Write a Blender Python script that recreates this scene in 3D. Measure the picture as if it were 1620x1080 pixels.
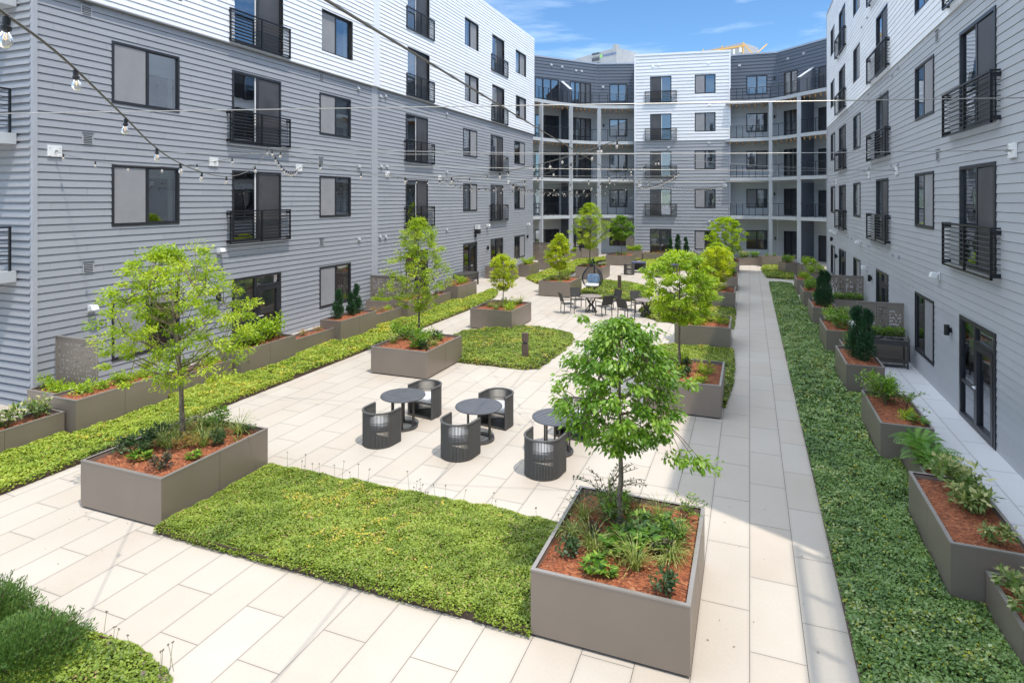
import bpy, bmesh, math, random
import numpy as np
from mathutils import Vector, Matrix

# ------------------------------------------------------------------ camera, light, exposure
for o in list(bpy.data.objects): bpy.data.objects.remove(o)
SC = bpy.context.scene
COL = SC.collection
R = math.radians
F_, H_, HX, HY = 965., 5.2, 810., 315.
TH = math.atan(376/965.)
CT, ST = math.cos(TH), math.sin(TH)

cam = bpy.data.cameras.new('camera'); camo = bpy.data.objects.new('camera', cam); COL.objects.link(camo)
camo.location = (0, 0, H_); camo.rotation_euler = (R(90), 0, TH)
cam.sensor_width = 36; cam.lens = F_/1620*36; cam.shift_y = -(540-HY)/1620; cam.clip_end = 2000; cam.clip_start = .1
SC.camera = camo

SUN = Vector((.35, -.17, 1)).normalized()
world = bpy.data.worlds.new('World'); SC.world = world; world.use_nodes = True
nt = world.node_tree; nt.nodes.clear()
out = nt.nodes.new('ShaderNodeOutputWorld'); bg = nt.nodes.new('ShaderNodeBackground')
sky = nt.nodes.new('ShaderNodeTexSky'); sky.sky_type = 'NISHITA'; sky.sun_disc = False
sky.sun_elevation = math.asin(SUN.z); sky.sun_rotation = math.atan2(SUN.x, SUN.y)
sky.air_density = 1.0; sky.dust_density = .0; sky.ozone_density = 1.6
tc = nt.nodes.new('ShaderNodeTexCoord'); mp = nt.nodes.new('ShaderNodeMapping'); mp.inputs['Scale'].default_value = (1.6, 1.6, 9)
nz = nt.nodes.new('ShaderNodeTexNoise'); nz.inputs['Scale'].default_value = 1.7; nz.inputs['Detail'].default_value = 9; nz.inputs['Roughness'].default_value = .62
nz.inputs['Distortion'].default_value = .6
rp = nt.nodes.new('ShaderNodeValToRGB'); rp.color_ramp.elements[0].position = .43; rp.color_ramp.elements[1].position = .74
rp.color_ramp.elements[0].color = (0, 0, 0, 1); rp.color_ramp.elements[1].color = (.75, .75, .75, 1)
mx = nt.nodes.new('ShaderNodeMixRGB'); mx.inputs['Color2'].default_value = (7.6, 9.0, 10.8, 1)
L = nt.links.new
L(tc.outputs['Generated'], mp.inputs['Vector']); L(mp.outputs['Vector'], nz.inputs['Vector']); L(nz.outputs['Fac'], rp.inputs['Fac'])
L(rp.outputs['Color'], mx.inputs['Fac']); hs = nt.nodes.new('ShaderNodeMixRGB'); hs.blend_type = 'MULTIPLY'; hs.inputs['Fac'].default_value = 1; hs.inputs['Color2'].default_value = (.72, 1.0, 1.22, 1); L(sky.outputs['Color'], hs.inputs['Color1']); L(hs.outputs[0], mx.inputs['Color1']); L(mx.outputs['Color'], bg.inputs['Color'])
# broken cloud added high up, out of view, to fill the shade with light
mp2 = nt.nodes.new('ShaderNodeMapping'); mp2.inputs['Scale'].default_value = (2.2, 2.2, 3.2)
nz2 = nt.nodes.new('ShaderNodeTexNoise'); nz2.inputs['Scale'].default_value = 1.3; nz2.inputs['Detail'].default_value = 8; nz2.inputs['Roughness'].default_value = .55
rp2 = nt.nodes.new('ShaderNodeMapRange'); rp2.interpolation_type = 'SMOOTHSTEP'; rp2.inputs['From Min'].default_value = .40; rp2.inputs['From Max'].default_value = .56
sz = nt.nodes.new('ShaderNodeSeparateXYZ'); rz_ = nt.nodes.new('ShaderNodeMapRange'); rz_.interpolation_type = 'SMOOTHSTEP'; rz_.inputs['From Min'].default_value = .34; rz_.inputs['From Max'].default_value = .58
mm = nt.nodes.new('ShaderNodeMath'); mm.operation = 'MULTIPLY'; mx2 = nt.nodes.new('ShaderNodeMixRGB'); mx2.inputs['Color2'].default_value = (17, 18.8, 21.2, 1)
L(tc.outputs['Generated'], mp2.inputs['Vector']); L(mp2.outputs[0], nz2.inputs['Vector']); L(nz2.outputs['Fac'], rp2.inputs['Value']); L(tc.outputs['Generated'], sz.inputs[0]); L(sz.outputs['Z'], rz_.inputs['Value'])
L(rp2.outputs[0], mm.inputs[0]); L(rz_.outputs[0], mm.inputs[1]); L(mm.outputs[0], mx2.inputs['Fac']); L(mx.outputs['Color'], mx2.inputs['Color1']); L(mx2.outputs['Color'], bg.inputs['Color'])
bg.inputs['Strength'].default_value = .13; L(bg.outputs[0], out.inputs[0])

sl = bpy.data.lights.new('sun', 'SUN'); sl.energy = 3.5; sl.angle = R(.55); sl.color = (1, .935, .84)
so = bpy.data.objects.new('sun', sl); COL.objects.link(so); so.location = (10, -10, 40)
so.rotation_euler = SUN.to_track_quat('Z', 'Y').to_euler()
SC.view_settings.view_transform = 'Standard'; SC.view_settings.look = 'None'; SC.view_settings.gamma = 1
SC.view_settings.exposure = .27
SC.render.engine = 'CYCLES'
SC.cycles.max_bounces = 6; SC.cycles.diffuse_bounces = 4; SC.cycles.glossy_bounces = 3; SC.cycles.transparent_max_bounces = 12
rnd = random.Random(7); NR = np.random.default_rng(5)

def G(px, py, z=0.):
    """ground-plan point (metres) of a spot read off the photograph, lying at height z"""
    d = F_*(H_-z)/(py-HY); u = (px-HX)/F_*d
    return Vector((u*CT-d*ST, u*ST+d*CT, z))
def W(px, d, z=0.):
    u = (px-HX)/F_*d
    return Vector((u*CT-d*ST, u*ST+d*CT, z))
def onX(px, x):
    u = (px-HX)/F_; t = x/(u*CT-ST); return t*(u*ST+CT), t

# ------------------------------------------------------------------ materials
MT = {}
def mat(name, col, rough=.6, metal=0, spec=.5, noise=None, bump=None, sheen=0):
    m = bpy.data.materials.new(name); m.use_nodes = True; n = m.node_tree.nodes; l = m.node_tree.links
    b = n['Principled BSDF']; b.inputs['Base Color'].default_value = (*col, 1); b.inputs['Roughness'].default_value = rough
    b.inputs['Metallic'].default_value = metal; b.inputs['Specular IOR Level'].default_value = spec
    if noise:   # (scale, amount, detail)
        t = n.new('ShaderNodeTexCoord'); z = n.new('ShaderNodeTexNoise'); z.inputs['Scale'].default_value = noise[0]; z.inputs['Detail'].default_value = 5
        r = n.new('ShaderNodeMapRange'); r.inputs['To Min'].default_value = 1-noise[1]; r.inputs['To Max'].default_value = 1+noise[1]
        r.inputs['From Min'].default_value = .25; r.inputs['From Max'].default_value = .75
        g = n.new('ShaderNodeNewGeometry')
        h = n.new('ShaderNodeHueSaturation'); h.inputs['Color'].default_value = (*col, 1)
        l.new(g.outputs['Position'], z.inputs['Vector']); l.new(z.outputs['Fac'], r.inputs['Value']); l.new(r.outputs[0], h.inputs['Value']); l.new(h.outputs[0], b.inputs['Base Color'])
        r2 = n.new('ShaderNodeMapRange'); r2.inputs['To Min'].default_value = max(.05, rough-.12); r2.inputs['To Max'].default_value = min(1, rough+.12)
        l.new(z.outputs['Fac'], r2.inputs['Value']); l.new(r2.outputs[0], b.inputs['Roughness'])
    if bump:
        g = n.new('ShaderNodeNewGeometry'); z = n.new('ShaderNodeTexNoise'); z.inputs['Scale'].default_value = bump[0]; z.inputs['Detail'].default_value = 4
        bp = n.new('ShaderNodeBump'); bp.inputs['Strength'].default_value = bump[1]; bp.inputs['Distance'].default_value = .01
        l.new(g.outputs['Position'], z.inputs['Vector']); l.new(z.outputs['Fac'], bp.inputs['Height']); l.new(bp.outputs[0], b.inputs['Normal'])
    MT[name] = m; return m
def siding_mat(name, col, rough=.55):
    """painted fibre-cement board: each course and each board a hair different"""
    m = mat(name, col, rough, spec=.35); n = m.node_tree.nodes; l = m.node_tree.links; b = n['Principled BSDF']
    g = n.new('ShaderNodeNewGeometry'); sp = n.new('ShaderNodeSeparateXYZ'); l.new(g.outputs['Position'], sp.inputs[0])
    dz = n.new('ShaderNodeMath'); dz.operation = 'DIVIDE'; dz.inputs[1].default_value = .19; l.new(sp.outputs['Z'], dz.inputs[0])
    fl = n.new('ShaderNodeMath'); fl.operation = 'FLOOR'; l.new(dz.outputs[0], fl.inputs[0])
    ad = n.new('ShaderNodeMath'); ad.operation = 'ADD'; l.new(sp.outputs['X'], ad.inputs[0]); l.new(sp.outputs['Y'], ad.inputs[1])
    k = n.new('ShaderNodeMath'); k.operation = 'MULTIPLY_ADD'; k.inputs[1].default_value = 1.37; l.new(fl.outputs[0], k.inputs[0]); l.new(ad.outputs[0], k.inputs[2])
    d3 = n.new('ShaderNodeMath'); d3.operation = 'DIVIDE'; d3.inputs[1].default_value = 3.66; l.new(k.outputs[0], d3.inputs[0])
    f3 = n.new('ShaderNodeMath'); f3.operation = 'FLOOR'; l.new(d3.outputs[0], f3.inputs[0])
    cb = n.new('ShaderNodeCombineXYZ'); l.new(fl.outputs[0], cb.inputs[0]); l.new(f3.outputs[0], cb.inputs[1])
    wn = n.new('ShaderNodeTexWhiteNoise'); wn.noise_dimensions = '3D'; l.new(cb.outputs[0], wn.inputs['Vector'])
    nz = n.new('ShaderNodeTexNoise'); nz.inputs['Scale'].default_value = .8; nz.inputs['Detail'].default_value = 6; l.new(g.outputs['Position'], nz.inputs['Vector'])
    s = n.new('ShaderNodeMath'); s.operation = 'MULTIPLY_ADD'; s.inputs[1].default_value = .08; s.inputs[2].default_value = .91; l.new(wn.outputs['Value'], s.inputs[0])
    s2 = n.new('ShaderNodeMath'); s2.operation = 'MULTIPLY_ADD'; s2.inputs[1].default_value = .1; l.new(nz.outputs['Fac'], s2.inputs[0]); l.new(s.outputs[0], s2.inputs[2])
    h = n.new('ShaderNodeHueSaturation'); h.inputs['Color'].default_value = (*col, 1); fr = n.new('ShaderNodeMath'); fr.operation = 'FRACT'; l.new(d3.outputs[0], fr.inputs[0]); lt = n.new('ShaderNodeMath'); lt.operation = 'GREATER_THAN'; lt.inputs[1].default_value = .0016; l.new(fr.outputs[0], lt.inputs[0])
    jm = n.new('ShaderNodeMath'); jm.operation = 'MULTIPLY_ADD'; jm.inputs[1].default_value = .55; jm.inputs[2].default_value = .45; l.new(lt.outputs[0], jm.inputs[0]); s3 = n.new('ShaderNodeMath'); s3.operation = 'MULTIPLY'; l.new(jm.outputs[0], s3.inputs[0]); l.new(s2.outputs[0], s3.inputs[1])
    l.new(s3.outputs[0], h.inputs['Value']); l.new(h.outputs[0], b.inputs['Base Color'])
    # fine wood-grain emboss along the boards
    mp = n.new('ShaderNodeMapping'); mp.inputs['Scale'].default_value = (4, 4, 90); l.new(g.outputs['Position'], mp.inputs['Vector'])
    n2 = n.new('ShaderNodeTexNoise'); n2.inputs['Scale'].default_value = 1; n2.inputs['Detail'].default_value = 4; l.new(mp.outputs[0], n2.inputs['Vector'])
    bp = n.new('ShaderNodeBump'); bp.inputs['Strength'].default_value = .18; bp.inputs['Distance'].default_value = .004; l.new(n2.outputs['Fac'], bp.inputs['Height']); l.new(bp.outputs[0], b.inputs['Normal'])
    return m
def leaf_mat(name, cols, trans=.35, rough=.5):
    m = bpy.data.materials.new(name); m.use_nodes = True; n = m.node_tree.nodes; l = m.node_tree.links; b = n['Principled BSDF']; o = n['Material Output']
    a = n.new('ShaderNodeAttribute'); a.attribute_name = 'v'; r = n.new('ShaderNodeValToRGB')
    e = r.color_ramp.elements
    while len(e) < len(cols): e.new(.5)
    for i, c in enumerate(cols):
        e[i].position = c[0]; e[i].color = (*c[1], 1)
    l.new(a.outputs['Fac'], r.inputs['Fac']); l.new(r.outputs['Color'], b.inputs['Base Color'])
    b.inputs['Roughness'].default_value = rough; b.inputs['Specular IOR Level'].default_value = .45
    t = n.new('ShaderNodeBsdfTranslucent'); mxs = n.new('ShaderNodeMixShader'); mxs.inputs[0].default_value = trans
    h = n.new('ShaderNodeHueSaturation'); h.inputs['Value'].default_value = 1.6; h.inputs['Saturation'].default_value = 1.1; h.inputs['Hue'].default_value = .485
    l.new(r.outputs['Color'], h.inputs['Color']); l.new(h.outputs[0], t.inputs['Color'])
    l.new(b.outputs[0], mxs.inputs[1]); l.new(t.outputs[0], mxs.inputs[2]); l.new(mxs.outputs[0], o.inputs['Surface'])
    MT[name] = m; return m

siding_mat('white_siding', (.78, .79, .81)); siding_mat('grey_siding', (.295, .305, .33)); siding_mat('grey_siding_lifted', (.38, .39, .41))  # last one: same grey paint, lightened to lift the shaded right wall
siding_mat('slate_siding', (.10, .118, .15)); siding_mat('mid_siding', (.55, .58, .60)); siding_mat('white_siding_b', (.70, .71, .73))
mat('pale_trim', (.35, .36, .39), .5, noise=(1.5, .04)); mat('white_trim', (.74, .75, .77), .5, noise=(1.5, .03))
mat('slab_paint', (.44, .46, .48), .6, noise=(1.2, .06)); mat('joist_wood', (.55, .30, .13), .7, noise=(6, .25))
mat('soffit', (.40, .41, .42), .7)
mat('frame', (.022, .023, .028), .38, noise=(3, .15)); mat('railing', (.013, .014, .017), .35, metal=.2)
mat('screen', (.25, .25, .26), .8, noise=(2, .09)); mat('dark_screen', (.055, .055, .06), .55, noise=(1.3, .35))
mat('blind', (.62, .62, .60), .7, noise=(8, .05)); mat('room', (.085, .088, .092), .9, noise=(1.1, .5))
mat('roofing', (.55, .55, .54), .9); mat('flashing', (.35, .37, .42), .4, metal=.3)
mat('planter_metal', (.235, .195, .16), .42, metal=.25, noise=(1.3, .07), bump=(1.2, .25)); mat('planter_rim', (.29, .26, .235), .36, metal=.35)
mat('planter_gap', (.03, .028, .026), .8)
mat('edging', (.075, .045, .035), .6, metal=.2, noise=(5, .3)); mat('corten', (.13, .085, .07), .55, metal=.2, noise=(4, .2))
mat('rope', (.095, .092, .087), .75, bump=(300, .6)); mat('furn_metal', (.075, .07, .066), .45, metal=.3)
mat('table_top', (.085, .088, .10), .45, noise=(5, .15)); mat('cushion', (.58, .58, .58), .9, bump=(60, .3)); mat('stone_top', (.22, .18, .16), .6, noise=(25, .35))
mat('sling', (.045, .043, .04), .7, noise=(200, .4)); mat('blue_cushion', (.20, .29, .42), .9, noise=(14, .5)); mat('wicker', (.02, .022, .035), .6)
mat('blue_top', (.08, .09, .16), .4)
mat('cable', (.10, .095, .08), .6); mat('steel_cable', (.35, .34, .32), .4, metal=.6); mat('socket', (.012, .012, .014), .5)
mat('fixture', (.72, .72, .72), .4); mat('vent', (.37, .375, .395), .5); mat('vent_dark', (.08, .085, .1), .7)
mat('hvac', (.40, .395, .39), .45, metal=.2, noise=(1.5, .1)); mat('yellow_frame', (.75, .42, .10), .6); mat('logo_green', (.32, .65, .2), .5); mat('logo_blue', (.12, .2, .42), .5)
mat('sticker', (.85, .85, .82), .5)
mat('bark', (.17, .135, .10), .85, noise=(18, .35), bump=(45, .9)); mat('twig', (.16, .12, .07), .8, noise=(10, .3)); mat('stem', (.12, .16, .05), .7)
mat('red_sign', (.6, .03, .03), .5); mat('dark_door', (.05, .055, .065), .45)

def glass_mat(name, refl=.30, tint=(.028, .03, .03)):
    m = bpy.data.materials.new(name); m.use_nodes = True; n = m.node_tree.nodes; l = m.node_tree.links; n.remove(n['Principled BSDF']); o = n['Material Output']
    g = n.new('ShaderNodeNewGeometry'); z = n.new('ShaderNodeTexNoise'); z.inputs['Scale'].default_value = .55; z.inputs['Detail'].default_value = 3; l.new(g.outputs['Position'], z.inputs['Vector'])
    bp = n.new('ShaderNodeBump'); bp.inputs['Strength'].default_value = .12; bp.inputs['Distance'].default_value = .05; l.new(z.outputs['Fac'], bp.inputs['Height'])
    gl = n.new('ShaderNodeBsdfGlossy'); gl.inputs['Roughness'].default_value = .015; gl.inputs['Color'].default_value = (.9, .94, 1, 1); l.new(bp.outputs[0], gl.inputs['Normal'])
    tr = n.new('ShaderNodeBsdfTransparent'); tr.inputs['Color'].default_value = (.62, .66, .66, 1)
    lw = n.new('ShaderNodeLayerWeight'); lw.inputs['Blend'].default_value = .35
    mr = n.new('ShaderNodeMapRange'); mr.inputs['To Min'].default_value = refl; mr.inputs['To Max'].default_value = .95; l.new(lw.outputs['Fresnel'], mr.inputs['Value'])
    mxs = n.new('ShaderNodeMixShader'); l.new(mr.outputs[0], mxs.inputs[0]); l.new(tr.outputs[0], mxs.inputs[1]); l.new(gl.outputs[0], mxs.inputs[2]); l.new(mxs.outputs[0], o.inputs['Surface'])
    MT[name] = m
glass_mat('glass', .26)
m = mat('bulb_glass', (.9, .88, .82), .03); m.node_tree.nodes['Principled BSDF'].inputs['Transmission Weight'].default_value = .85; m.node_tree.nodes['Principled BSDF'].inputs['IOR'].default_value = 1.25
m = mat('filament', (1, .6, .25), .5); b_ = m.node_tree.nodes['Principled BSDF']; b_.inputs['Emission Color'].default_value = (1, .55, .2, 1); b_.inputs['Emission Strength'].default_value = 1.2

def paver_mat(name='pavers', cols=((.40, .335, .27), (.445, .39, .328), (.47, .43, .375))):
    m = bpy.data.materials.new(name); m.use_nodes = True; n = m.node_tree.nodes; l = m.node_tree.links; b = n['Principled BSDF']
    def M(op, a, b_=None, c=None):
        k = n.new('ShaderNodeMath'); k.operation = op
        for i, v in enumerate((a, b_, c)):
            if v is None: continue
            if isinstance(v, (int, float)): k.inputs[i].default_value = v
            else: l.new(v, k.inputs[i])
        return k.outputs[0]
    g = n.new('ShaderNodeNewGeometry'); sp = n.new('ShaderNodeSeparateXYZ'); l.new(g.outputs['Position'], sp.inputs[0])
    u = M('DIVIDE', sp.outputs['X'], .6); col = M('FLOOR', u)
    odd = M('MODULO', M('ABSOLUTE', col), 2.)
    v = M('ADD', M('DIVIDE', M('SUBTRACT', sp.outputs['Y'], 11.26), 1.49), M('MULTIPLY', M('SUBTRACT', odd, 1.), .5)); row = M('FLOOR', v)
    fu = M('MULTIPLY', M('FRACT', u), .6); fv = M('MULTIPLY', M('FRACT', v), 1.49)
    eu = M('MINIMUM', fu, M('SUBTRACT', .6, fu)); ev = M('MINIMUM', fv, M('SUBTRACT', 1.49, fv)); e = M('MINIMUM', eu, ev)
    j = n.new('ShaderNodeMapRange'); j.interpolation_type = 'SMOOTHSTEP'; j.inputs['From Min'].default_value = .0022; j.inputs['From Max'].default_value = .0048; l.new(e, j.inputs['Value'])
    cb = n.new('ShaderNodeCombineXYZ'); l.new(col, cb.inputs[0]); l.new(row, cb.inputs[1]); cb.inputs[2].default_value = 3.3
    wn = n.new('ShaderNodeTexWhiteNoise'); l.new(cb.outputs[0], wn.inputs['Vector'])
    # soft mottling that differs tile by tile
    vm = n.new('ShaderNodeVectorMath'); vm.operation = 'MULTIPLY_ADD'; vm.inputs[1].default_value = (13, 13, 13); l.new(wn.outputs['Color'], vm.inputs[0]); l.new(g.outputs['Position'], vm.inputs[2])
    nz = n.new('ShaderNodeTexNoise'); nz.inputs['Scale'].default_value = 1.6; nz.inputs['Detail'].default_value = 6; nz.inputs['Roughness'].default_value = .6; l.new(vm.outputs[0], nz.inputs['Vector'])
    rp = n.new('ShaderNodeValToRGB'); e_ = rp.color_ramp.elements; e_[0].position = .1; e_[0].color = (*cols[0], 1); e_[1].position = .85; e_[1].color = (*cols[2], 1)
    k = e_.new(.45); k.color = (*cols[1], 1)
    mixv = M('ADD', M('ADD', M('MULTIPLY', wn.outputs['Value'], .32), .18), M('MULTIPLY', nz.outputs['Fac'], .42)); l.new(mixv, rp.inputs['Fac'])
    fine = n.new('ShaderNodeTexNoise'); fine.inputs['Scale'].default_value = 26; fine.inputs['Detail'].default_value = 3; l.new(g.outputs['Position'], fine.inputs['Vector'])
    # walked-on dirt and drip marks
    big = n.new('ShaderNodeTexNoise'); big.inputs['Scale'].default_value = .45; big.inputs['Detail'].default_value = 7; l.new(g.outputs['Position'], big.inputs['Vector'])
    gm = n.new('ShaderNodeMapRange'); gm.interpolation_type = 'SMOOTHSTEP'; gm.inputs['From Min'].default_value = .0; gm.inputs['From Max'].default_value = .05; l.new(e, gm.inputs['Value']); grime = gm.outputs[0]
    val = M('SUBTRACT', M('ADD', M('MULTIPLY', fine.outputs['Fac'], .12), M('ADD', .82, M('MULTIPLY', big.outputs['Fac'], .24))), M('MULTIPLY', M('SUBTRACT', 1., grime), M('MULTIPLY', nz.outputs['Fac'], .16)))
    h = n.new('ShaderNodeHueSaturation'); l.new(rp.outputs[0], h.inputs['Color']); l.new(val, h.inputs['Value'])
    mj = n.new('ShaderNodeMixRGB'); mj.inputs['Color1'].default_value = (.10, .085, .075, 1); l.new(j.outputs[0], mj.inputs['Fac']); l.new(h.outputs[0], mj.inputs['Color2'])
    l.new(mj.outputs[0], b.inputs['Base Color']); b.inputs['Roughness'].default_value = .62; b.inputs['Specular IOR Level'].default_value = .35
    bp = n.new('ShaderNodeBump'); bp.inputs['Strength'].default_value = .6; bp.inputs['Distance'].default_value = .004; l.new(j.outputs[0], bp.inputs['Height']); l.new(bp.outputs[0], b.inputs['Normal'])
    MT[name] = m
paver_mat(); paver_mat('patio_pavers', ((.50, .50, .51), (.55, .55, .56), (.58, .58, .585)))
def mulch_mat():
    m = bpy.data.materials.new('mulch'); m.use_nodes = True; n = m.node_tree.nodes; l = m.node_tree.links; b = n['Principled BSDF']
    g = n.new('ShaderNodeNewGeometry'); mp = n.new('ShaderNodeMapping'); mp.inputs['Scale'].default_value = (1, 1.9, 1); mp.inputs['Rotation'].default_value = (0, 0, .6); l.new(g.outputs['Position'], mp.inputs['Vector'])
    v = n.new('ShaderNodeTexVoronoi'); v.inputs['Scale'].default_value = 24; l.new(mp.outputs[0], v.inputs['Vector'])
    r = n.new('ShaderNodeValToRGB'); e = r.color_ramp.elements; e[0].color = (.09, .03, .014, 1); e[1].color = (.50, .24, .12, 1); k = e.new(.5); k.color = (.30, .085, .032, 1); k2 = e.new(.8); k2.color = (.38, .13, .05, 1)
    l.new(v.outputs['Color'], r.inputs['Fac']); l.new(r.outputs[0], b.inputs['Base Color']); b.inputs['Roughness'].default_value = .9
    bp = n.new('ShaderNodeBump'); bp.inputs['Strength'].default_value = 1; bp.inputs['Distance'].default_value = .03; l.new(v.outputs['Distance'], bp.inputs['Height']); l.new(bp.outputs[0], b.inputs['Normal'])
    MT['mulch'] = m
mulch_mat()
leaf_mat('sedum', [(0, (.06, .11, .015)), (.28, (.15, .22, .025)), (.6, (.27, .35, .04)), (.86, (.42, .47, .11)), (.93, (.55, .48, .03)), (1, (.40, .28, .13))], .25)
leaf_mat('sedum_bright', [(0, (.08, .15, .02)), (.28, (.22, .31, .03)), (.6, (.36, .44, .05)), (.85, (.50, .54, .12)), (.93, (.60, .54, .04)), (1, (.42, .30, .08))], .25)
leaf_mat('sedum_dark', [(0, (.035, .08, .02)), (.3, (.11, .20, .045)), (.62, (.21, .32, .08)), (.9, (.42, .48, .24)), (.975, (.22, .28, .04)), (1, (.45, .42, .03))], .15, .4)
leaf_mat('leaf_lime', [(0, (.10, .20, .012)), (.5, (.26, .40, .025)), (1, (.48, .58, .06))], .42)
leaf_mat('leaf_spring', [(0, (.08, .17, .012)), (.45, (.22, .34, .02)), (.8, (.42, .52, .05)), (1, (.60, .62, .12))], .42)
leaf_mat('leaf_green', [(0, (.04, .12, .012)), (.5, (.12, .25, .02)), (.85, (.24, .38, .05)), (1, (.40, .50, .10))], .36, .38)
leaf_mat('leaf_yellow', [(0, (.15, .25, .01)), (.5, (.36, .46, .02)), (1, (.60, .62, .04))], .42)
leaf_mat('leaf_dark', [(0, (.02, .045, .015)), (.5, (.045, .09, .025)), (1, (.09, .14, .04))], .15)
leaf_mat('leaf_conifer', [(0, (.012, .045, .02)), (.5, (.025, .085, .03)), (1, (.06, .14, .05))], .1, .6)
leaf_mat('leaf_purple', [(0, (.035, .03, .022)), (.5, (.07, .06, .035)), (1, (.12, .12, .05))], .15)
leaf_mat('leaf_varieg', [(0, (.05, .12, .02)), (.5, (.16, .24, .06)), (.8, (.42, .42, .16)), (1, (.62, .60, .32))], .3)
leaf_mat('leaf_orange', [(0, (.20, .18, .03)), (.5, (.36, .26, .05)), (1, (.48, .25, .08))], .3)
leaf_mat('grass_blade', [(0, (.09, .15, .03)), (.5, (.22, .30, .06)), (1, (.46, .44, .16))], .3)
leaf_mat('fern_leaf', [(0, (.05, .15, .015)), (.5, (.12, .26, .03)), (1, (.2, .36, .05))], .35)

# ------------------------------------------------------------------ mesh helpers
class MB:
    def __init__(s): s.v = []; s.f = []; s.m = []; s.k = 0
    def mi(s, k): s.k = k; return s
    def add(s, vs, fs):
        o = len(s.v); s.v += [tuple(p) for p in vs]; s.f += [[o+i for i in f] for f in fs]; s.m += [s.k]*len(fs)
    def quad(s, a, b, c, d): s.add([a, b, c, d], [[0, 1, 2, 3]])
    def box(s, x0, y0, z0, x1, y1, z1):
        s.hexa([(x0, y0, z0), (x1, y0, z0), (x1, y1, z0), (x0, y1, z0), (x0, y0, z1), (x1, y0, z1), (x1, y1, z1), (x0, y1, z1)])
    def hexa(s, p): s.add(p, [[3, 2, 1, 0], [4, 5, 6, 7], [0, 1, 5, 4], [1, 2, 6, 5], [2, 3, 7, 6], [3, 0, 4, 7]])
    def prism(s, poly, z0, z1):
        n = len(poly); s.add([(p[0], p[1], z0) for p in poly]+[(p[0], p[1], z1) for p in poly],
            [list(range(n))[::-1], list(range(n, 2*n))]+[[i, (i+1) % n, n+(i+1) % n, n+i] for i in range(n)])
    def bar(s, a, b, w, h=None, up=(0, 0, 1)):
        a, b = Vector(a), Vector(b); d = (b-a).normalized(); up = Vector(up)
        if abs(d.dot(up)) > .98: up = Vector((1, 0, 0))
        x = d.cross(up).normalized(); y = x.cross(d); h = h or w; x *= w/2; y *= h/2
        s.hexa([a-x-y, a+x-y, a+x+y, a-x+y, b-x-y, b+x-y, b+x+y, b-x+y])
    def tube(s, pts, r, n=6, cap=True):
        pts = [Vector(p) for p in pts]; rs = r if isinstance(r, (list, tuple)) else [r]*len(pts)
        o = len(s.v); prev = None; vs = []
        for i, p in enumerate(pts):
            d = (pts[min(i+1, len(pts)-1)]-pts[max(i-1, 0)]); d = d.normalized() if d.length > 1e-9 else Vector((0, 0, 1))
            if prev is None: x = d.orthogonal().normalized()
            else:
                x = prev-d*prev.dot(d); x = x.normalized() if x.length > 1e-6 else d.orthogonal().normalized()
            prev = x; y = d.cross(x)
            for k in range(n):
                a = 2*math.pi*k/n; vs.append(p+(x*math.cos(a)+y*math.sin(a))*rs[i])
        fs = [[i*n+k, i*n+(k+1) % n, (i+1)*n+(k+1) % n, (i+1)*n+k] for i in range(len(pts)-1) for k in range(n)]
        if cap: fs += [list(range(n))[::-1], [(len(pts)-1)*n+k for k in range(n)]]
        s.add(vs, fs)
    def cyl(s, x, y, z0, z1, r, n=16, r2=None): s.tube([(x, y, z0), (x, y, z1)], [r, r if r2 is None else r2], n)
    def lathe(s, c, prof, n=12):
        c = Vector(c); vs = []
        for (r, z) in prof:
            for k in range(n): a = 2*math.pi*k/n; vs.append((c.x+r*math.cos(a), c.y+r*math.sin(a), c.z+z))
        m = len(prof); s.add(vs, [[i*n+k, i*n+(k+1) % n, (i+1)*n+(k+1) % n, (i+1)*n+k] for i in range(m-1) for k in range(n)]+[list(range(n))[::-1], [(m-1)*n+k for k in range(n)]])
    def build(s, name, mats, parent=None, smooth=False, label=None):
        me = bpy.data.meshes.new(name); me.from_pydata(s.v, [], s.f)
        for q in (mats if isinstance(mats, (list, tuple)) else [mats]): me.materials.append(MT[q])
        me.polygons.foreach_set('material_index', s.m)
        if smooth: me.polygons.foreach_set('use_smooth', [True]*len(s.f))
        me.update(); o = bpy.data.objects.new(name, me); COL.objects.link(o)
        if parent: o.parent = parent
        if label: o['label'] = label
        return o
def tag(o, label, cat, group=None):
    o['label'] = label; o['category'] = cat
    if group: o['group'] = group
    return o
def thing(name, label, cat, loc=(0, 0, 0), rz=0, group=None):
    o = bpy.data.objects.new(name, None); COL.objects.link(o); o.empty_display_size = .2
    o.location = loc; o.rotation_euler = (0, 0, rz); return tag(o, label, cat, group)
def struct(o, kind='structure'): o['kind'] = kind; return o
def copy_tree(o, parent=None):
    c = o.copy(); COL.objects.link(c); c.parent = parent
    for ch in list(o.children): copy_tree(ch, c)
    return c

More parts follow.
